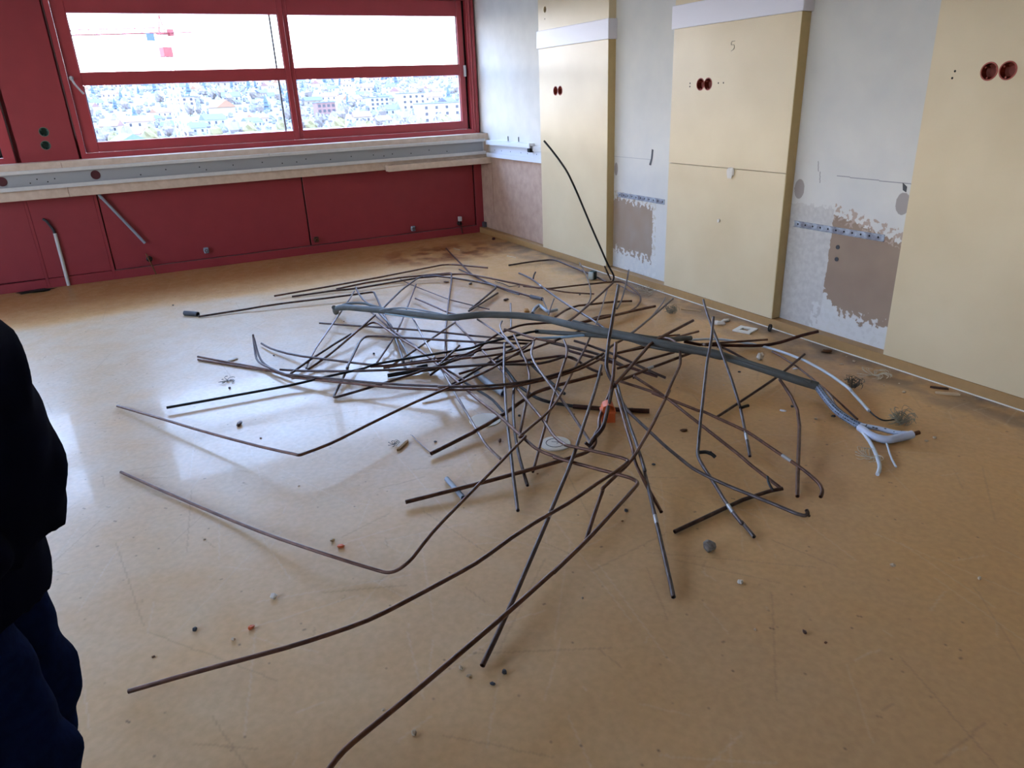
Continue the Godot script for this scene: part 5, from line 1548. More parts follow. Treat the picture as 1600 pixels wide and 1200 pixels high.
	pipe("black_pipe", "near straight dark pipe with its free left end inside the bright reflection", "pipe", "black", 0.0078, 0.300, Vector3(-0.072, 0, -4.225), [0.000, 0.030, 0.000, 0.297, 0.030, 0.023, 0.706, 0.030, 0.047, 0.793, 0.040, 0.060, 0.975, 0.050, 0.072, 1.129, 0.060, 0.093, 1.187, 0.070, 0.085, 1.364, 0.080, 0.121, 1.817, 0.100, 0.225, 1.854, 0.110, 0.221, 2.254, 0.120, 0.201, 2.303, 0.120, 0.212], "")
	pipe("copper_pipe", "brown bent pipe with a raised left tip and a wide elbow left of the heap", "pipe", "copper", 0.0075, 0.090, Vector3(-0.324, 0, -4.457), [0.000, 0.014, 0.000, 0.222, 0.040, 0.418, 0.405, 0.060, 0.770, 0.548, 0.075, 1.023, 0.658, 0.090, 1.223, 0.744, 0.100, 1.356, 0.760, 0.100, 1.382, 0.911, 0.100, 1.345, 1.193, 0.100, 1.199, 1.491, 0.100, 1.062, 1.850, 0.100, 0.934, 1.998, 0.110, 0.884, 2.357, 0.120, 0.672, 2.441, 0.130, 0.607], "")
	pipe("brown_pipe", "dark rod with an open left end in the middle left of the heap", "pipe", "dark", 0.0075, 0.300, Vector3(1.227, 0, -3.580), [0.000, 0.014, 0.000, 0.187, 0.040, -0.043, 0.370, 0.060, -0.104, 0.548, 0.090, -0.184, 0.740, 0.100, -0.277], "")
	pipe("copper_pipe", "dark rod in a loose fan left of the heap centre, top one", "pipe", "copper", 0.0075, 0.300, Vector3(1.170, 0, -4.101), [0.000, 0.050, 0.000, 0.171, 0.070, 0.078, 0.375, 0.080, 0.174, 0.511, 0.090, 0.239, 0.479, 0.100, 0.274, 0.663, 0.110, 0.338, 0.797, 0.120, 0.341, 0.931, 0.120, 0.263], "")
	pipe("rusty_pipe", "rusty rod in a loose fan left of the heap centre, middle one", "pipe", "rust", 0.0075, 0.300, Vector3(1.099, 0, -4.142), [0.000, 0.060, 0.000, 0.129, 0.060, 0.060, 0.363, 0.070, 0.118, 0.622, 0.080, 0.191, 0.652, 0.090, 0.183, 0.872, 0.100, 0.259], "")
	pipe("rusty_pipe", "rusty rod in a loose fan left of the heap centre, steepest one", "pipe", "rust", 0.0075, 0.300, Vector3(1.584, 0, -3.942), [0.000, 0.070, 0.000, 0.159, 0.080, -0.055, 0.180, 0.100, -0.024, 0.357, 0.110, -0.175, 0.602, 0.120, -0.258, 0.729, 0.120, -0.231, 0.851, 0.110, -0.192], "")
	pipe("black_pipe", "thick black pipe sleeve lying in the left middle of the heap", "pipe", "black", 0.0130, 0.400, Vector3(1.174, 0, -4.041), [0.000, 0.016, 0.000, 0.124, 0.018, 0.014, 0.298, 0.030, 0.086], "")
	pipe("black_pipe", "short black pipe stub just above the thick black sleeve", "pipe", "black", 0.0110, 0.300, Vector3(1.368, 0, -4.038), [0.000, 0.030, 0.000, 0.068, 0.030, -0.004], "")
	pipe("silver_rod", "silver rod with a black tip pointing left from under the conduit's middle", "rod", "silver", 0.0075, 0.200, Vector3(1.225, 0, -4.182), [0.000, 0.014, 0.000, 0.155, 0.050, -0.061, 0.315, 0.080, -0.144, 0.641, 0.100, -0.398], "")
	pipe("brown_pipe", "short dark rod with a capped left end under the long diagonal pipes", "pipe", "dark", 0.0075, 0.200, Vector3(1.399, 0, -3.895), [0.000, 0.020, 0.000, 0.094, 0.050, -0.028, 0.222, 0.080, -0.074, 0.004, 0.090, 0.085, 0.285, 0.100, -0.195], "")
	pipe("silver_rod", "bright rod bent at a dark collar, reddish lower half ending by the white disc", "rod", "silver", 0.0068, 0.150, Vector3(1.653, 0, -4.880), [0.000, 0.100, 0.000, -0.112, 0.080, 0.554, -0.164, 0.070, 0.852, -0.196, 0.060, 1.028, -0.238, 0.050, 1.276, -0.259, 0.040, 1.373, -0.291, 0.030, 1.577, -0.353, 0.030, 1.881, -0.384, 0.030, 2.057, -0.372, 0.014, 2.180], "collar .6")
	pipe("copper_pipe", "dark pipe curving from under the conduit's left end down to the left ends", "pipe", "copper", 0.0078, 0.150, Vector3(1.429, 0, -5.071), [0.000, 0.110, 0.000, -0.134, 0.100, 0.166, -0.249, 0.080, 0.281, -0.486, 0.050, 0.530, -0.659, 0.020, 0.646], "")
	pipe("brown_pipe", "dark rod lying alongside the curving pipe at left, straight and slightly longer", "pipe", "dark", 0.0078, 0.300, Vector3(0.660, 0, -4.414), [0.000, 0.020, 0.000, 0.255, 0.040, -0.251, 0.521, 0.060, -0.456], "")
	pipe("copper_pipe", "brown pipe arched over the left middle of the heap, both legs spread", "pipe", "copper", 0.0072, 0.060, Vector3(1.030, 0, -4.617), [0.000, 0.070, 0.000, 0.156, 0.080, -0.195, 0.277, 0.090, -0.302, 0.350, 0.090, -0.350, 0.373, 0.090, -0.288, 0.390, 0.080, 0.029, 0.431, 0.070, 0.386, 0.442, 0.060, 0.688, 0.481, 0.050, 1.001], "")
	pipe("copper_pipe", "thick brown pipe pointing left down toward the small brown chip", "pipe", "copper", 0.0105, 0.150, Vector3(1.016, 0, -2.915), [0.000, 0.020, 0.000, 0.265, 0.030, -0.086, 0.271, 0.035, -0.085, 0.431, 0.040, -0.147, 0.655, 0.050, -0.271, 0.743, 0.060, -0.307, 0.888, 0.060, -0.328, 1.183, 0.080, -0.296], "")
	pipe("grey_pipe", "upright grey pipe with a coppery open end, leftmost of three below the white disc", "pipe", "grey", 0.0078, 0.300, Vector3(1.895, 0, -3.851), [0.000, 0.140, 0.000, -0.108, 0.130, 0.201, -0.290, 0.100, 0.561, -0.455, 0.070, 0.914, -0.627, 0.050, 1.295, -0.669, 0.030, 1.389, -0.756, 0.014, 1.589], "")
	pipe("grey_pipe", "brown pipe of three pipes ending below the white disc, the middle one", "pipe", "grey", 0.0078, 0.200, Vector3(1.663, 0, -3.289), [0.000, 0.080, 0.000, -0.103, 0.070, 0.182, -0.270, 0.050, 0.529, -0.347, 0.030, 0.733, -0.392, 0.014, 0.869], "")
	pipe("copper_pipe", "reddish pipe of three pipes ending below the white disc, the short one", "pipe", "copper", 0.0078, 0.150, Vector3(2.042, 0, -4.006), [0.000, 0.130, 0.000, -0.086, 0.120, 0.252, -0.150, 0.100, 0.454, -0.175, 0.080, 0.519, -0.251, 0.080, 0.673, -0.336, 0.070, 0.799, -0.462, 0.050, 0.987, -0.560, 0.020, 1.122], "")
	pipe("copper_pipe", "slim pipe with a capped foot between the white lid and the white disc", "pipe", "copper", 0.0072, 0.150, Vector3(2.210, 0, -3.650), [0.000, 0.160, 0.000, -0.070, 0.160, 0.157, -0.146, 0.150, 0.264, -0.140, 0.140, 0.247, -0.388, 0.100, 0.543, -0.588, 0.070, 0.796, -0.860, 0.014, 1.137], "")
	pipe("silver_rod", "silver pipe with a soft elbow running down to the twisted pipe end", "rod", "silver", 0.0075, 0.060, Vector3(2.051, 0, -3.751), [0.000, 0.150, 0.000, -0.107, 0.150, 0.158, -0.140, 0.140, 0.230, -0.177, 0.130, 0.355, -0.220, 0.110, 0.565, -0.268, 0.080, 0.832, -0.335, 0.030, 1.150], "")
	pipe("black_pipe", "dark pipe ending in a black fitting left of the black cable", "pipe", "black", 0.0090, 0.300, Vector3(1.996, 0, -3.849), [0.000, 0.060, 0.000, -0.029, 0.050, 0.211, -0.057, 0.040, 0.449, -0.060, 0.020, 0.653], "")
	pipe("rusty_pipe", "dark brown flat bar lying level under the heap by the orange box", "pipe", "rust", 0.0125, 0.400, Vector3(1.892, 0, -3.035), [0.000, 0.014, 0.000, 0.061, 0.014, 0.062, 0.146, 0.014, 0.141, 0.306, 0.014, 0.270], "")
	pipe("silver_rod", "thin silver rod kinked just below the conduit in the middle of the heap", "rod", "silver", 0.0065, 0.150, Vector3(1.976, 0, -4.432), [0.000, 0.140, 0.000, 0.005, 0.130, 0.234, 0.005, 0.120, 0.378, -0.008, 0.110, 0.505, -0.041, 0.100, 0.730], "")
	pipe("silver_rod", "silver rod looped under the conduit, next right of the kinked one", "rod", "silver", 0.0065, 0.060, Vector3(2.086, 0, -4.264), [0.000, 0.150, 0.000, -0.054, 0.150, 0.073, -0.083, 0.140, 0.144, -0.121, 0.130, 0.296, -0.140, 0.110, 0.496], "")
	pipe("silver_rod", "short upright silver rod poking up behind the conduit's middle", "rod", "silver", 0.0070, 0.200, Vector3(2.390, 0, -4.724), [0.000, 0.120, 0.000, -0.130, 0.120, 0.259, -0.260, 0.100, 0.508], "")
	pipe("copper_pipe", "brown pipe lying close under the conduit in the middle, left open end", "pipe", "copper", 0.0080, 0.200, Vector3(2.059, 0, -4.176), [0.000, 0.120, 0.000, 0.039, 0.120, 0.141, 0.059, 0.130, 0.318, 0.134, 0.130, 0.450], "")
	pipe("rusty_pipe", "dark brown pipe deep in the centre of the heap, level", "pipe", "rust", 0.0080, 0.300, Vector3(1.472, 0, -3.871), [0.000, 0.060, 0.000, 0.223, 0.070, 0.117, 0.497, 0.080, 0.230, 0.699, 0.090, 0.294, 0.730, 0.080, 0.410], "")
	pipe("copper_pipe", "brown pipe deep in the centre of the heap, rising right toward the tall pipe", "pipe", "copper", 0.0080, 0.300, Vector3(1.528, 0, -3.744), [0.000, 0.050, 0.000, 0.181, 0.060, -0.008, 0.478, 0.080, -0.059, 0.721, 0.100, -0.080, 1.084, 0.100, -0.206], "")
	pipe("brown_pipe", "brown pipe deep in the centre of the heap, falling right to the twisted pipes", "pipe", "dark", 0.0080, 0.300, Vector3(2.220, 0, -4.011), [0.000, 0.070, 0.000, 0.089, 0.070, 0.239, 0.179, 0.070, 0.520, 0.176, 0.060, 0.714], "")
	pipe("brown_pipe", "dark pipe right of the heap centre, running toward the conduit underside", "pipe", "dark", 0.0080, 0.300, Vector3(2.207, 0, -3.859), [0.000, 0.090, 0.000, 0.099, 0.090, 0.237, 0.177, 0.080, 0.416, 0.186, 0.070, 0.615], "")
	pipe("grey_pipe", "grey-brown pipe at the back left bent down toward the conduit's left tip", "pipe", "grey", 0.0078, 0.050, Vector3(1.581, 0, -5.361), [0.000, 0.070, 0.000, 0.331, 0.060, -0.504, 0.601, 0.050, -0.848, 0.673, 0.050, -0.905, 0.828, 0.050, -0.841], "")
	pipe("black_pipe", "tall thin dark pipe standing in front of the first yellow panel, bent near its top", "pipe", "black", 0.0085, 0.050, Vector3(3.150, 0, -5.482), [0.000, 1.227, 0.000, 0.050, 1.121, 0.095, 0.100, 0.988, 0.199, 0.170, 0.831, 0.226, 0.300, 0.502, 0.274, 0.420, 0.181, 0.347, 0.460, 0.081, 0.389, 0.470, 0.019, 0.347], "")
	pipe("conduit", "thick grey plastic conduit lying across the whole heap from left to right", "conduit", "conduit", 0.0235, 0.350, Vector3(1.264, 0, -5.607), [0.000, 0.030, 0.000, -0.014, 0.060, 0.032, 0.005, 0.090, 0.101, 0.050, 0.100, 0.155, 0.143, 0.120, 0.367, 0.235, 0.130, 0.529, 0.322, 0.140, 0.689, 0.433, 0.150, 0.894, 0.539, 0.160, 1.088, 0.633, 0.170, 1.146, 0.757, 0.170, 1.179, 0.956, 0.170, 1.347, 1.059, 0.170, 1.503, 1.092, 0.180, 1.686, 1.152, 0.190, 1.954, 1.258, 0.190, 2.194, 1.306, 0.190, 2.337, 1.401, 0.180, 2.499, 1.493, 0.170, 2.603, 1.555, 0.160, 2.734, 1.527, 0.140, 2.497, 1.606, 0.130, 2.586, 1.640, 0.120, 2.699, 1.720, 0.100, 2.945, 1.772, 0.080, 3.070, 1.835, 0.060, 3.148], "")
	pipe("conduit", "slimmer grey conduit humped above the left tip of the thick one", "conduit", "conduit", 0.0110, 0.200, Vector3(1.274, 0, -5.580), [0.000, 0.050, 0.000, 0.029, 0.090, 0.022, 0.070, 0.120, 0.096, 0.160, 0.130, 0.191, 0.207, 0.130, 0.353, 0.276, 0.120, 0.487, 0.330, 0.120, 0.603], "")
	pipe("cable", "light grey cable bowed along the top side of the thick conduit", "cable", "cablegrey", 0.0060, 0.200, Vector3(1.460, 0, -5.038), [0.000, 0.150, 0.000, 0.063, 0.160, 0.036, 0.147, 0.160, 0.065, 0.241, 0.160, 0.193, 0.347, 0.150, 0.373], "")
	pipe("cable", "pale blue-grey cable sagging along the under side of the thick conduit", "cable", "cableblue", 0.0060, 0.200, Vector3(1.480, 0, -4.992), [0.000, 0.130, 0.000, 0.097, 0.120, 0.095, 0.190, 0.120, 0.219, 0.316, 0.120, 0.371, 0.396, 0.130, 0.467], "")
	pipe("cable", "grey cable running close above the right half of the thick conduit", "cable", "conduit", 0.0100, 0.300, Vector3(2.532, 0, -3.427), [0.000, 0.200, 0.000, 0.032, 0.210, 0.164, 0.129, 0.200, 0.323, 0.214, 0.190, 0.433, 0.296, 0.170, 0.544, 0.349, 0.145, 0.542, 0.445, 0.115, 0.770, 0.534, 0.085, 0.945], "")
	pipe("conduit", "second grey conduit under the first, open left end in the middle of the heap", "conduit", "conduit", 0.0150, 0.300, Vector3(2.242, 0, -4.068), [0.000, 0.100, 0.000, 0.080, 0.110, 0.124, 0.233, 0.120, 0.327, 0.374, 0.130, 0.528, 0.387, 0.130, 0.724, 0.478, 0.130, 0.897, 0.571, 0.120, 0.952], "")
	pipe("conduit", "grey conduit with a blunt free tip pointing at the wall", "conduit", "conduit", 0.0165, 0.300, Vector3(2.477, 0, -3.965), [0.000, 0.150, 0.000, 0.069, 0.150, 0.257, 0.137, 0.150, 0.419, 0.265, 0.130, 0.536, 0.386, 0.110, 0.566, 0.563, 0.080, 0.538], "")
	pipe("cable", "pale blue flat cable curling out of the heap below the second conduit", "cable", "cableblue", 0.0090, 0.300, Vector3(2.160, 0, -3.944), [0.000, 0.100, 0.000, 0.071, 0.100, 0.043, 0.180, 0.110, 0.123, 0.320, 0.120, 0.194, 0.445, 0.120, 0.219], "")
	pipe("cable", "white cable trailing right to two dark twisted wires near the wall", "cable", "cablewhite", 0.0080, 0.250, Vector3(3.022, 0, -3.446), [0.000, 0.060, 0.000, 0.124, 0.050, 0.010, 0.241, 0.040, 0.053, 0.373, 0.030, 0.243, 0.375, 0.020, 0.182, 0.423, 0.020, 0.332, 0.383, 0.040, 0.580, 0.340, 0.050, 0.733, 0.257, 0.050, 0.979, 0.209, 0.040, 1.105, 0.260, 0.030, 1.037, 0.183, 0.020, 1.171, 0.117, 0.015, 1.283], "")
	pipe("cable", "thin dark wire ends of the white cable by the wire tuft", "wire", "black", 0.0040, 0.100, Vector3(3.154, 0, -2.175), [0.000, 0.010, 0.000, -0.035, 0.010, 0.060, -0.051, 0.010, 0.122, 0.014, 0.010, 0.141], "")
	pipe("cable", "blue-grey printed sheath coming out of the thick conduit's right end", "cable", "printed", 0.0180, 0.200, Vector3(3.097, 0, -2.457), [0.000, 0.055, 0.000, -0.086, 0.045, 0.138, -0.137, 0.035, 0.242, -0.151, 0.025, 0.322, -0.154, 0.020, 0.395], "sheath")
	pipe("cable", "upper white cable with dark print and a dark open end at the right tip", "cable", "printed_white", 0.0120, 0.200, Vector3(2.932, 0, -2.055), [0.000, 0.030, 0.000, 0.054, 0.025, 0.071, 0.084, 0.022, 0.135, 0.115, 0.025, 0.172], "core")
	pipe("cable", "lower thick white cable bellied under the printed one, copper core showing", "cable", "cablewhite2", 0.0190, 0.200, Vector3(2.929, 0, -2.052), [0.000, 0.019, 0.000, -0.036, 0.019, 0.094, -0.015, 0.019, 0.156, 0.080, 0.022, 0.178, 0.122, 0.030, 0.191], "core")
	pipe("cable", "white branch cable hooking toward the camera at the right", "cable", "cablewhite", 0.0085, 0.150, Vector3(2.931, 0, -2.062), [0.000, 0.018, 0.000, -0.076, 0.012, 0.127, -0.198, 0.010, 0.263, -0.256, 0.010, 0.315, -0.314, 0.010, 0.346], "")
	pipe("cable", "short thin white wire tail beside the hooking branch cable", "wire", "cablewhite", 0.0045, 0.100, Vector3(2.910, 0, -1.889), [0.000, 0.008, 0.000, -0.097, 0.008, 0.091, -0.134, 0.008, 0.131, -0.165, 0.008, 0.169], "")
	pipe("cable", "silver strand lying on the printed sheath", "wire", "silver", 0.0045, 0.100, Vector3(3.077, 0, -2.395), [0.000, 0.070, 0.000, -0.033, 0.060, 0.075, -0.092, 0.050, 0.146, -0.124, 0.040, 0.252], "")
	pipe("tube", "dark grey flexible tube curling under the white disc side of the heap", "tube", "darkgrey", 0.0078, 0.150, Vector3(1.499, 0, -3.590), [0.000, 0.050, 0.000, 0.029, 0.040, 0.152, 0.047, 0.030, 0.269, 0.029, 0.020, 0.442], "")
	pipe("cable", "black cable with a black clip lying left of the dark flat bar", "cable", "black", 0.0095, 0.200, Vector3(1.839, 0, -3.847), [0.000, 0.050, 0.000, -0.032, 0.040, 0.195, -0.082, 0.030, 0.443, -0.062, 0.016, 0.659, 0.051, 0.016, 0.815], "")
	pipe("tube", "grey plastic tube stub lying under the middle of the heap", "tube", "cablegrey", 0.0200, 0.200, Vector3(1.650, 0, -3.761), [0.000, 0.022, 0.000, -0.013, 0.022, 0.156, -0.007, 0.022, 0.379], "")
	pipe("tube", "short blue-grey tube offcut on the floor below the copper V", "tube", "cableblue2", 0.0115, 0.100, Vector3(0.991, 0, -2.664), [0.000, 0.012, 0.000, -0.002, 0.012, 0.083, -0.003, 0.012, 0.189], "open")
	pipe("tube", "short dark rubber sleeve beside the leftmost black pipe tip", "tube", "darkgrey", 0.0200, 0.200, Vector3(0.189, 0, -6.374), [0.000, 0.020, 0.000, 0.047, 0.020, 0.046, 0.093, 0.020, 0.107], "open")
	pipe("tube", "ribbed grey sleeve on the end of the reddish pipe", "tube", "darkgrey2", 0.0155, 0.200, Vector3(2.790, 0, -5.135), [0.000, 0.022, 0.000, 0.037, 0.022, 0.133], "")
	pipe("tube", "bent grey plastic elbow behind the conduit, left of the forked pieces", "tube", "cablegrey", 0.0130, 0.050, Vector3(2.550, 0, -4.669), [0.000, 0.030, 0.000, 0.075, 0.025, -0.109, 0.163, 0.020, -0.194], "")
	pipe("tube", "grey plastic fork piece behind the conduit, beside the elbow", "tube", "cablegrey2", 0.0120, 0.050, Vector3(2.724, 0, -4.868), [0.000, 0.020, 0.000, -0.053, 0.025, 0.224, 0.047, 0.020, 0.193], "")
	pipe("stick", "thin grey rod leaning on the grey fork piece, right of it", "rod", "grey", 0.0050, 0.100, Vector3(2.859, 0, -4.867), [0.000, 0.050, 0.000, -0.148, 0.040, 0.194, -0.216, 0.020, 0.282], "")
	pipe("stick", "thin grey rod leaning on the grey fork piece, left of it", "rod", "grey", 0.0050, 0.100, Vector3(2.820, 0, -4.985), [0.000, 0.030, 0.000, -0.152, 0.020, 0.358], "")
	pipe("wire", "thin bare wire curving to the left end of the thick brown pipe", "wire", "silver", 0.0025, 0.100, Vector3(1.016, 0, -3.181), [0.000, 0.006, 0.000, 0.001, 0.006, 0.120, 0.011, 0.006, 0.232], "")
	pipe("wire", "thin dark wire with a small loop at its end lying behind the conduit", "wire", "black", 0.0030, 0.040, Vector3(2.806, 0, -5.840), [0.000, 0.006, 0.000, 0.024, 0.006, 0.101, 0.020, 0.006, 0.249, 0.072, 0.006, 0.255, 0.117, 0.006, 0.251, 0.091, 0.006, 0.311, 0.074, 0.006, 0.309], "")
	pass

# =====================================================================  loose bits on the floor
func disc(at: Vector3, r: float, h: float, label: String, called: String, category: String, marked: bool):
	var st := mb()
	lathe(st, PackedVector2Array([Vector2(r, 0), Vector2(r, h * 0.7), Vector2(r - 0.002, h), Vector2(r * 0.8, h * 1.02), Vector2(0.0001, h * 1.05)]), Vector3.ZERO, Vector3.UP, 36)
	if not marked:
		var o := obj(called, st, M.disc_white)
		o.position = at
		tag(o, label, category)
		return
	var t := thing(called, label, category, at)
	obj("plate", st, M.disc_white, t)
	st = mb()
	var path := PackedVector3Array()
	for k in 13:
		var a := 0.5 + 4.6 * k / 12.0
		path.append(Vector3(cos(a) * r * 0.62, h * 1.06, sin(a) * r * 0.62))
	tube(st, path, 0.0016, 5, false)
	tube(st, PackedVector3Array([Vector3(-0.01, h * 1.06, -0.02), Vector3(0.02, h * 1.06, 0.005), Vector3(0.0, h * 1.06, 0.012)]), 0.0016, 5, false)
	obj("pencil_marks", st, M.pencil, t).set_meta("kind", "stuff")

func orange_box(at: Vector3):
	var t := thing("orange_box", "half-round orange plastic socket box behind the twisted pipes", "box", at)
	t.rotation.y = -0.5
	var st := mb()
	var prof := PackedVector2Array([Vector2(-0.035, 0), Vector2(0.035, 0), Vector2(0.035, 0.06), Vector2(0.026, 0.09), Vector2(0.0, 0.102), Vector2(-0.026, 0.09), Vector2(-0.035, 0.06)])
	extrude(st, prof, Vector3(0, 0, -0.035), Vector3.RIGHT, Vector3.UP, Vector3(0, 0, 0.07))
	obj("shell", st, M.orange, t)
	box_obj("lip", Vector3(-0.04, 0.052, -0.039), Vector3(0.04, 0.058, 0.039), M.orange, t)
	box_obj("rib", Vector3(-0.003, 0.0, 0.035), Vector3(0.003, 0.09, 0.039), M.orange, t)

func chip(at: Vector3, size: Vector3, m: String, label: String, called: String, category: String, sd: int):
	var st := mb()
	lump(st, size, sd)
	var o := obj(called, st, M["plasterbit" if m == "plaster" else m])
	o.position = at
	o.rotation.y = sd * 1.3
	tag(o, label, category)

func tuft(at: Vector3, r: float, h: float, count: int, m: String, label: String, called: String, category: String, sd: int, spread: float):
	var g := RandomNumberGenerator.new()
	g.seed = sd * 31 + 3
	var st := mb()
	for i in count:
		var a := g.randf() * TAU
		var p0 := Vector3(cos(a), 0, sin(a)) * r * 0.35 * g.randf() + Vector3(0, 0.004, 0)
		var b := a + g.randf_range(-1.0, 1.0)
		var p1 := p0 + Vector3(cos(b) * r * 0.5 * spread, h * g.randf_range(0.3, 0.8), sin(b) * r * 0.5 * spread)
		var p2 := p1 + Vector3(cos(b + 0.9) * r * 0.5 * spread, h * g.randf_range(-0.3, 0.3), sin(b + 0.9) * r * 0.5 * spread)
		p1.y = maxf(p1.y, 0.003); p2.y = maxf(p2.y, 0.003)
		var p3 := p2 + Vector3(cos(b + 2.2) * r * 0.4, -h * 0.15, sin(b + 2.2) * r * 0.4)
		p3.y = maxf(p3.y, 0.003)
		tube(st, rounded(PackedVector3Array([p0, p1, p2, p3]), 0.03), 0.0013, 4, false)
	var o := obj(called, st, M[m])
	o.position = at
	tag(o, label, category)

func plate(at: Vector3, s: float, label: String, called: String):
	var st := mb()
	var h := s / 2
	var w := s * 0.28
	box(st, Vector3(-h, 0, -h), Vector3(h, 0.012, -h + w), 0.002)
	box(st, Vector3(-h, 0, h - w), Vector3(h, 0.012, h), 0.002)
	box(st, Vector3(-h, 0, -h + w), Vector3(-h + w, 0.012, h - w), 0.002)
	box(st, Vector3(h - w, 0, -h + w), Vector3(h, 0.012, h - w), 0.002)
	var o := obj(called, st, M.disc_white)
	o.position = at
	o.rotation.y = 0.35
	tag(o, label, "frame")

func ring(at: Vector3, r: float, w: float, m: String, label: String, called: String, category: String):
	var st := mb()
	lathe(st, PackedVector2Array([Vector2(r, -0.006), Vector2(r, 0.006), Vector2(r - w, 0.006), Vector2(r - w, -0.006), Vector2(r, -0.006)]), Vector3(0, r, 0), Vector3(0.4, 0, 1).normalized(), 20)
	var o := obj(called, st, M[m])
	o.position = at
	tag(o, label, category)

func blockpiece(at: Vector3):
	var t := thing("plug_block", "small green and grey block lying by the plinth near the tall pipe", "block", at)
	t.rotation.y = 0.4
	box_obj("body", Vector3(-0.035, 0, -0.03), Vector3(0.012, 0.075, 0.03), M.greenblock, t, 0.006)
	box_obj("cap", Vector3(-0.058, 0.004, -0.026), Vector3(-0.0355, 0.072, 0.026), M.greyblock, t, 0.008)

func stick(at: Vector3, l: float, w: float, turn: float, m: String, label: String, called: String, category: String):
	var st := mb()
	extrude(st, PackedVector2Array([Vector2(-l / 2, -w * 0.5), Vector2(l * 0.3, -w * 0.6), Vector2(l / 2, -w * 0.1), Vector2(l * 0.35, w * 0.5), Vector2(-l * 0.42, w * 0.6)]), Vector3.ZERO, Vector3.RIGHT, Vector3(0, 0, 1), Vector3(0, w * 0.9, 0))
	var o := obj(called, st, M[m])
	o.position = at
	o.rotation.y = turn
	tag(o, label, category)

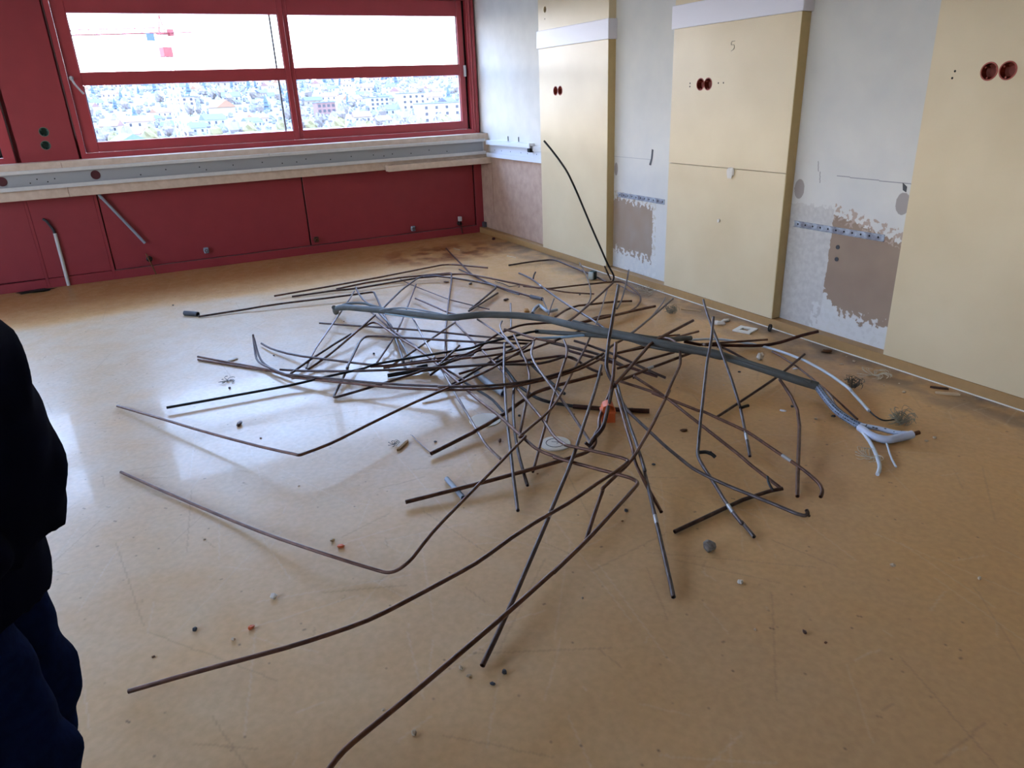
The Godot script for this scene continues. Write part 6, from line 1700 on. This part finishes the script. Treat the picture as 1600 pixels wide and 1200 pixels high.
func debris():
	disc(Vector3(1.419, 0, -3.157), .085, .004, "white round cover disc lying left of the three pipe ends", "white_disc", "disc", false)
	disc(Vector3(1.591, 0, -2.719), .075, .008, "white round lid with pencil marks under the silver elbowed pipe", "round_lid", "lid", true)
	orange_box(Vector3(1.966, 0, -2.814))
	chip(Vector3(1.632, 0, -1.674), Vector3(.055, .04, .045), "concrete", "grey lump of concrete lying alone on the floor right of the pipes", "concrete_lump", "lump", 1)
	chip(Vector3(0.438, 0, -2.404), Vector3(.03, .012, .02), "orange", "orange plastic chip on the floor inside the copper V pipe", "plastic_chip", "chip", 2)
	chip(Vector3(0.056, 0, -2.100), Vector3(.024, .012, .018), "orange", "orange chip on the floor near the person's legs", "plastic_chip", "chip", 3)
	chip(Vector3(0.151, 0, -2.225), Vector3(.03, .016, .024), "plaster", "pale plaster crumb alone in the left foreground", "plaster_crumb", "crumb", 4)
	chip(Vector3(1.592, 0, -1.471), Vector3(.022, .014, .02), "plaster", "pale crumb below the concrete lump on the open floor", "plaster_crumb", "crumb", 5)
	chip(Vector3(1.586, 0, -1.188), Vector3(.018, .01, .012), "dark", "dark speck of grit in the lower right foreground", "grit_speck", "grit", 6)
	chip(Vector3(2.213, 0, -2.505), Vector3(.05, .008, .03), "brownchip", "flat brown flake on the floor below the orange box", "brown_flake", "flake", 7)
	chip(Vector3(1.372, 0, -2.890), Vector3(.04, .012, .014), "brownchip", "brown splinter under the slanting pipe by the white disc", "splinter", "splinter", 8)
	chip(Vector3(3.266, 0, -3.039), Vector3(.04, .055, .035), "plaster", "white plug-shaped plaster piece behind the conduit at right", "plaster_plug", "plug", 9)
	chip(Vector3(0.377, 0, -4.957), Vector3(.09, .012, .05), "plaster", "white paper scrap beside the left parallel pipes", "paper_scrap", "scrap", 10)
	chip(Vector3(2.801, 0, -2.414), Vector3(.035, .008, .028), "clearbit", "shiny clear plastic bit right of the heap on bare floor", "plastic_bit", "bit", 11)
	chip(Vector3(3.328, 0, -2.809), Vector3(.05, .01, .02), "clearbit", "shiny clear plastic bit beside the thin brown rod", "plastic_bit", "bit", 12)
	chip(Vector3(0.261, 0, -3.816), Vector3(.06, .02, .03), "dark", "dark clump near the pale pipe beside the leftmost pipe tip", "dark_clump", "clump", 13)
	tuft(Vector3(3.461, 0, -4.138), .07, .075, 46, "tuftgreen", "bristly wire tuft on the floor by the plinth of the second panel", "wire_tuft", "tuft", 1, .6)
	tuft(Vector3(3.357, 0, -2.433), .055, .07, 40, "tuftdark", "dark frayed wire tuft against the white cable", "wire_tuft", "tuft", 2, .8)
	tuft(Vector3(3.167, 0, -1.997), .06, .075, 60, "tuftgreen", "frayed wire bundle with curled strands near the white cable tip", "wire_tuft", "tuft", 3, .9)
	tuft(Vector3(0.295, 0, -4.554), .035, .015, 14, "tuftdark", "small flattened sprig of wire left of the bright reflection", "wire_sprig", "sprig", 4, 1.6)
	tuft(Vector3(0.903, 0, -3.139), .022, .014, 10, "tuftdark", "small dark sprig of wire beside the wooden stick", "wire_sprig", "sprig", 5, 1.4)
	tuft(Vector3(3.606, 0, -2.489), .06, .03, 22, "tuftlight", "pale curled shavings on the floor right of the dark wire tuft", "shavings", "shavings", 6, 1.4)
	tuft(Vector3(2.730, 0, -1.849), .05, .03, 16, "tuftlight", "pale shavings and a dark bit beside the hooking white cable", "shavings", "shavings", 7, 1.2)
	tuft(Vector3(3.703, 0, -4.750), .08, .02, 16, "tuftlight", "pale thread scraps by the plinth beyond the looped pipe", "thread_scraps", "threads", 8, 1.8)
	plate(Vector3(3.614, 0, -3.521), .13, "white square plastic frame with a hole on the floor by the plinth", "square_frame")
	ring(Vector3(3.738, 0, -3.414), .026, .007, "black", "small dark metal ring beside the white square frame", "metal_ring", "ring")
	blockpiece(Vector3(3.600, 0, -5.403))
	stick(Vector3(0.940, 0, -3.100), .115, .012, .75, "wood", "dry wooden stick lying left of the thick brown pipe", "wooden_stick", "stick")
	stick(Vector3(3.638, 0, -4.112), .16, .008, 2.2, "woodpale", "pale wood sliver with a red tip by the plinth", "wood_sliver", "sliver")
	stick(Vector3(3.118, 0, -7.446), .14, .012, 1.7, "woodpale", "pale splinter on the floor in front of the corner", "wood_sliver", "sliver")
	stick(Vector3(3.426, 0, -6.701), .15, .012, 1.8, "woodpale", "pale splinter at the right edge of the rust stain", "wood_sliver", "sliver")
	stick(Vector3(3.694, 0, -2.106), .12, .014, 2.3, "woodpale", "pale splinter of wood against the plinth at far right", "wood_sliver", "sliver")
	stick(Vector3(3.732, 0, -2.177), .09, .012, 2.2, "dark", "dark splinter against the plinth at far right", "wood_sliver", "sliver")
	chip(Vector3(3.710, 0, -2.912), Vector3(.07, .02, .035), "brownchip", "brown plastic wedge left of the dark tuft near the plinth", "plastic_wedge", "wedge", 14)
	chip(Vector3(3.713, 0, -7.715), Vector3(.05, .03, .04), "darkred", "dark red cap on the floor close to the window corner", "red_cap", "cap", 15)
	chip(Vector3(3.563, 0, -3.727), Vector3(.1, .03, .06), "plaster", "broken white plaster piece behind the two upright pipes", "plaster_piece", "plaster", 16)
	chip(Vector3(3.655, 0, -3.759), Vector3(.09, .018, .05), "plaster", "flat plaster shard lying by the plinth above the square frame", "plaster_piece", "plaster", 17)
	chip(Vector3(2.574, 0, -4.816), Vector3(.07, .03, .05), "ochre", "ochre foam bit just behind the conduit", "foam_bit", "foam", 18)
	chip(Vector3(2.596, 0, -5.211), Vector3(.05, .02, .03), "dark", "dark lump on the bright floor by the back pipes", "dark_clump", "clump", 19)
	chip(Vector3(2.582, 0, -5.897), Vector3(.06, .02, .03), "dark", "dark lump near the silver leg of the back pipe", "dark_clump", "clump", 20)
	chip(Vector3(2.425, 0, -6.090), Vector3(.06, .016, .03), "brownchip", "brown lump left of the silver leg of the back pipe", "brown_lump", "lump", 21)
	var protos := []
	for k in 3:
		var st := mb()
		lump(st, Vector3(0.017, 0.010, 0.013) * (0.7 + 0.3 * k), 60 + k)
		protos.append(st.commit())
	var n := 0
	for p in [Vector3(-0.024, 0, -2.740), Vector3(3.440, 0, -2.532), Vector3(3.708, 0, -2.703), Vector3(3.613, 0, -2.706), Vector3(3.477, 0, -2.455), Vector3(3.588, 0, -2.441), Vector3(3.527, 0, -2.365), Vector3(3.092, 0, -1.814), Vector3(3.154, 0, -1.815), Vector3(3.744, 0, -2.790), Vector3(2.860, 0, -2.254), Vector3(3.526, 0, -2.241), Vector3(3.616, 0, -2.336), Vector3(3.661, 0, -2.610), Vector3(3.268, 0, -3.042), Vector3(2.790, 0, -2.845), Vector3(3.605, 0, -2.712), Vector3(3.706, 0, -2.707), Vector3(3.489, 0, -2.462), Vector3(2.858, 0, -2.257), Vector3(3.574, 0, -2.496), Vector3(1.077, 0, -1.678), Vector3(0.594, 0, -1.547), Vector3(0.379, 0, -1.434), Vector3(0.332, 0, -1.553), Vector3(0.586, 0, -1.590), Vector3(0.421, 0, -2.464), Vector3(1.463, 0, -1.273), Vector3(2.299, 0, -1.079), Vector3(2.115, 0, -1.271), Vector3(0.398, 0, -2.971), Vector3(-0.004, 0, -2.073)]:
		var o := MeshInstance3D.new()
		o.mesh = protos[n % 3]
		o.material_override = M.crumb
		put("plaster_crumb", o)
		o.position = p
		o.rotation.y = n * 1.7
		tag(o, "tiny pale crumb of plaster scattered on the floor", "crumb", "scattered plaster crumbs")
		n += 1
	for p in [Vector3(0.288, 0, -4.415), Vector3(0.333, 0, -3.582), Vector3(0.638, 0, -4.883), Vector3(1.236, 0, -4.526), Vector3(1.269, 0, -5.405), Vector3(3.188, 0, -4.995), Vector3(1.595, 0, -3.103), Vector3(1.853, 0, -2.966), Vector3(1.864, 0, -2.300), Vector3(1.526, 0, -2.047), Vector3(1.469, 0, -1.993), Vector3(0.642, 0, -1.485), Vector3(0.692, 0, -1.508), Vector3(1.605, 0, -1.125), Vector3(1.093, 0, -3.054), Vector3(-0.110, 0, -2.186), Vector3(-0.238, 0, -2.120), Vector3(2.957, 0, -2.232), Vector3(2.878, 0, -2.426), Vector3(1.369, 0, -2.505), Vector3(0.124, 0, -6.783), Vector3(2.960, 0, -2.229), Vector3(3.010, 0, -2.948), Vector3(3.011, 0, -2.950)]:
		var o := MeshInstance3D.new()
		o.mesh = protos[n % 3]
		o.material_override = M.brownchip if n % 3 == 0 else M.darkgrey
		put("grit_speck", o)
		o.position = p
		o.rotation.y = n * 2.1
		tag(o, "tiny dark speck of grit scattered on the floor", "grit", "scattered grit")
		n += 1
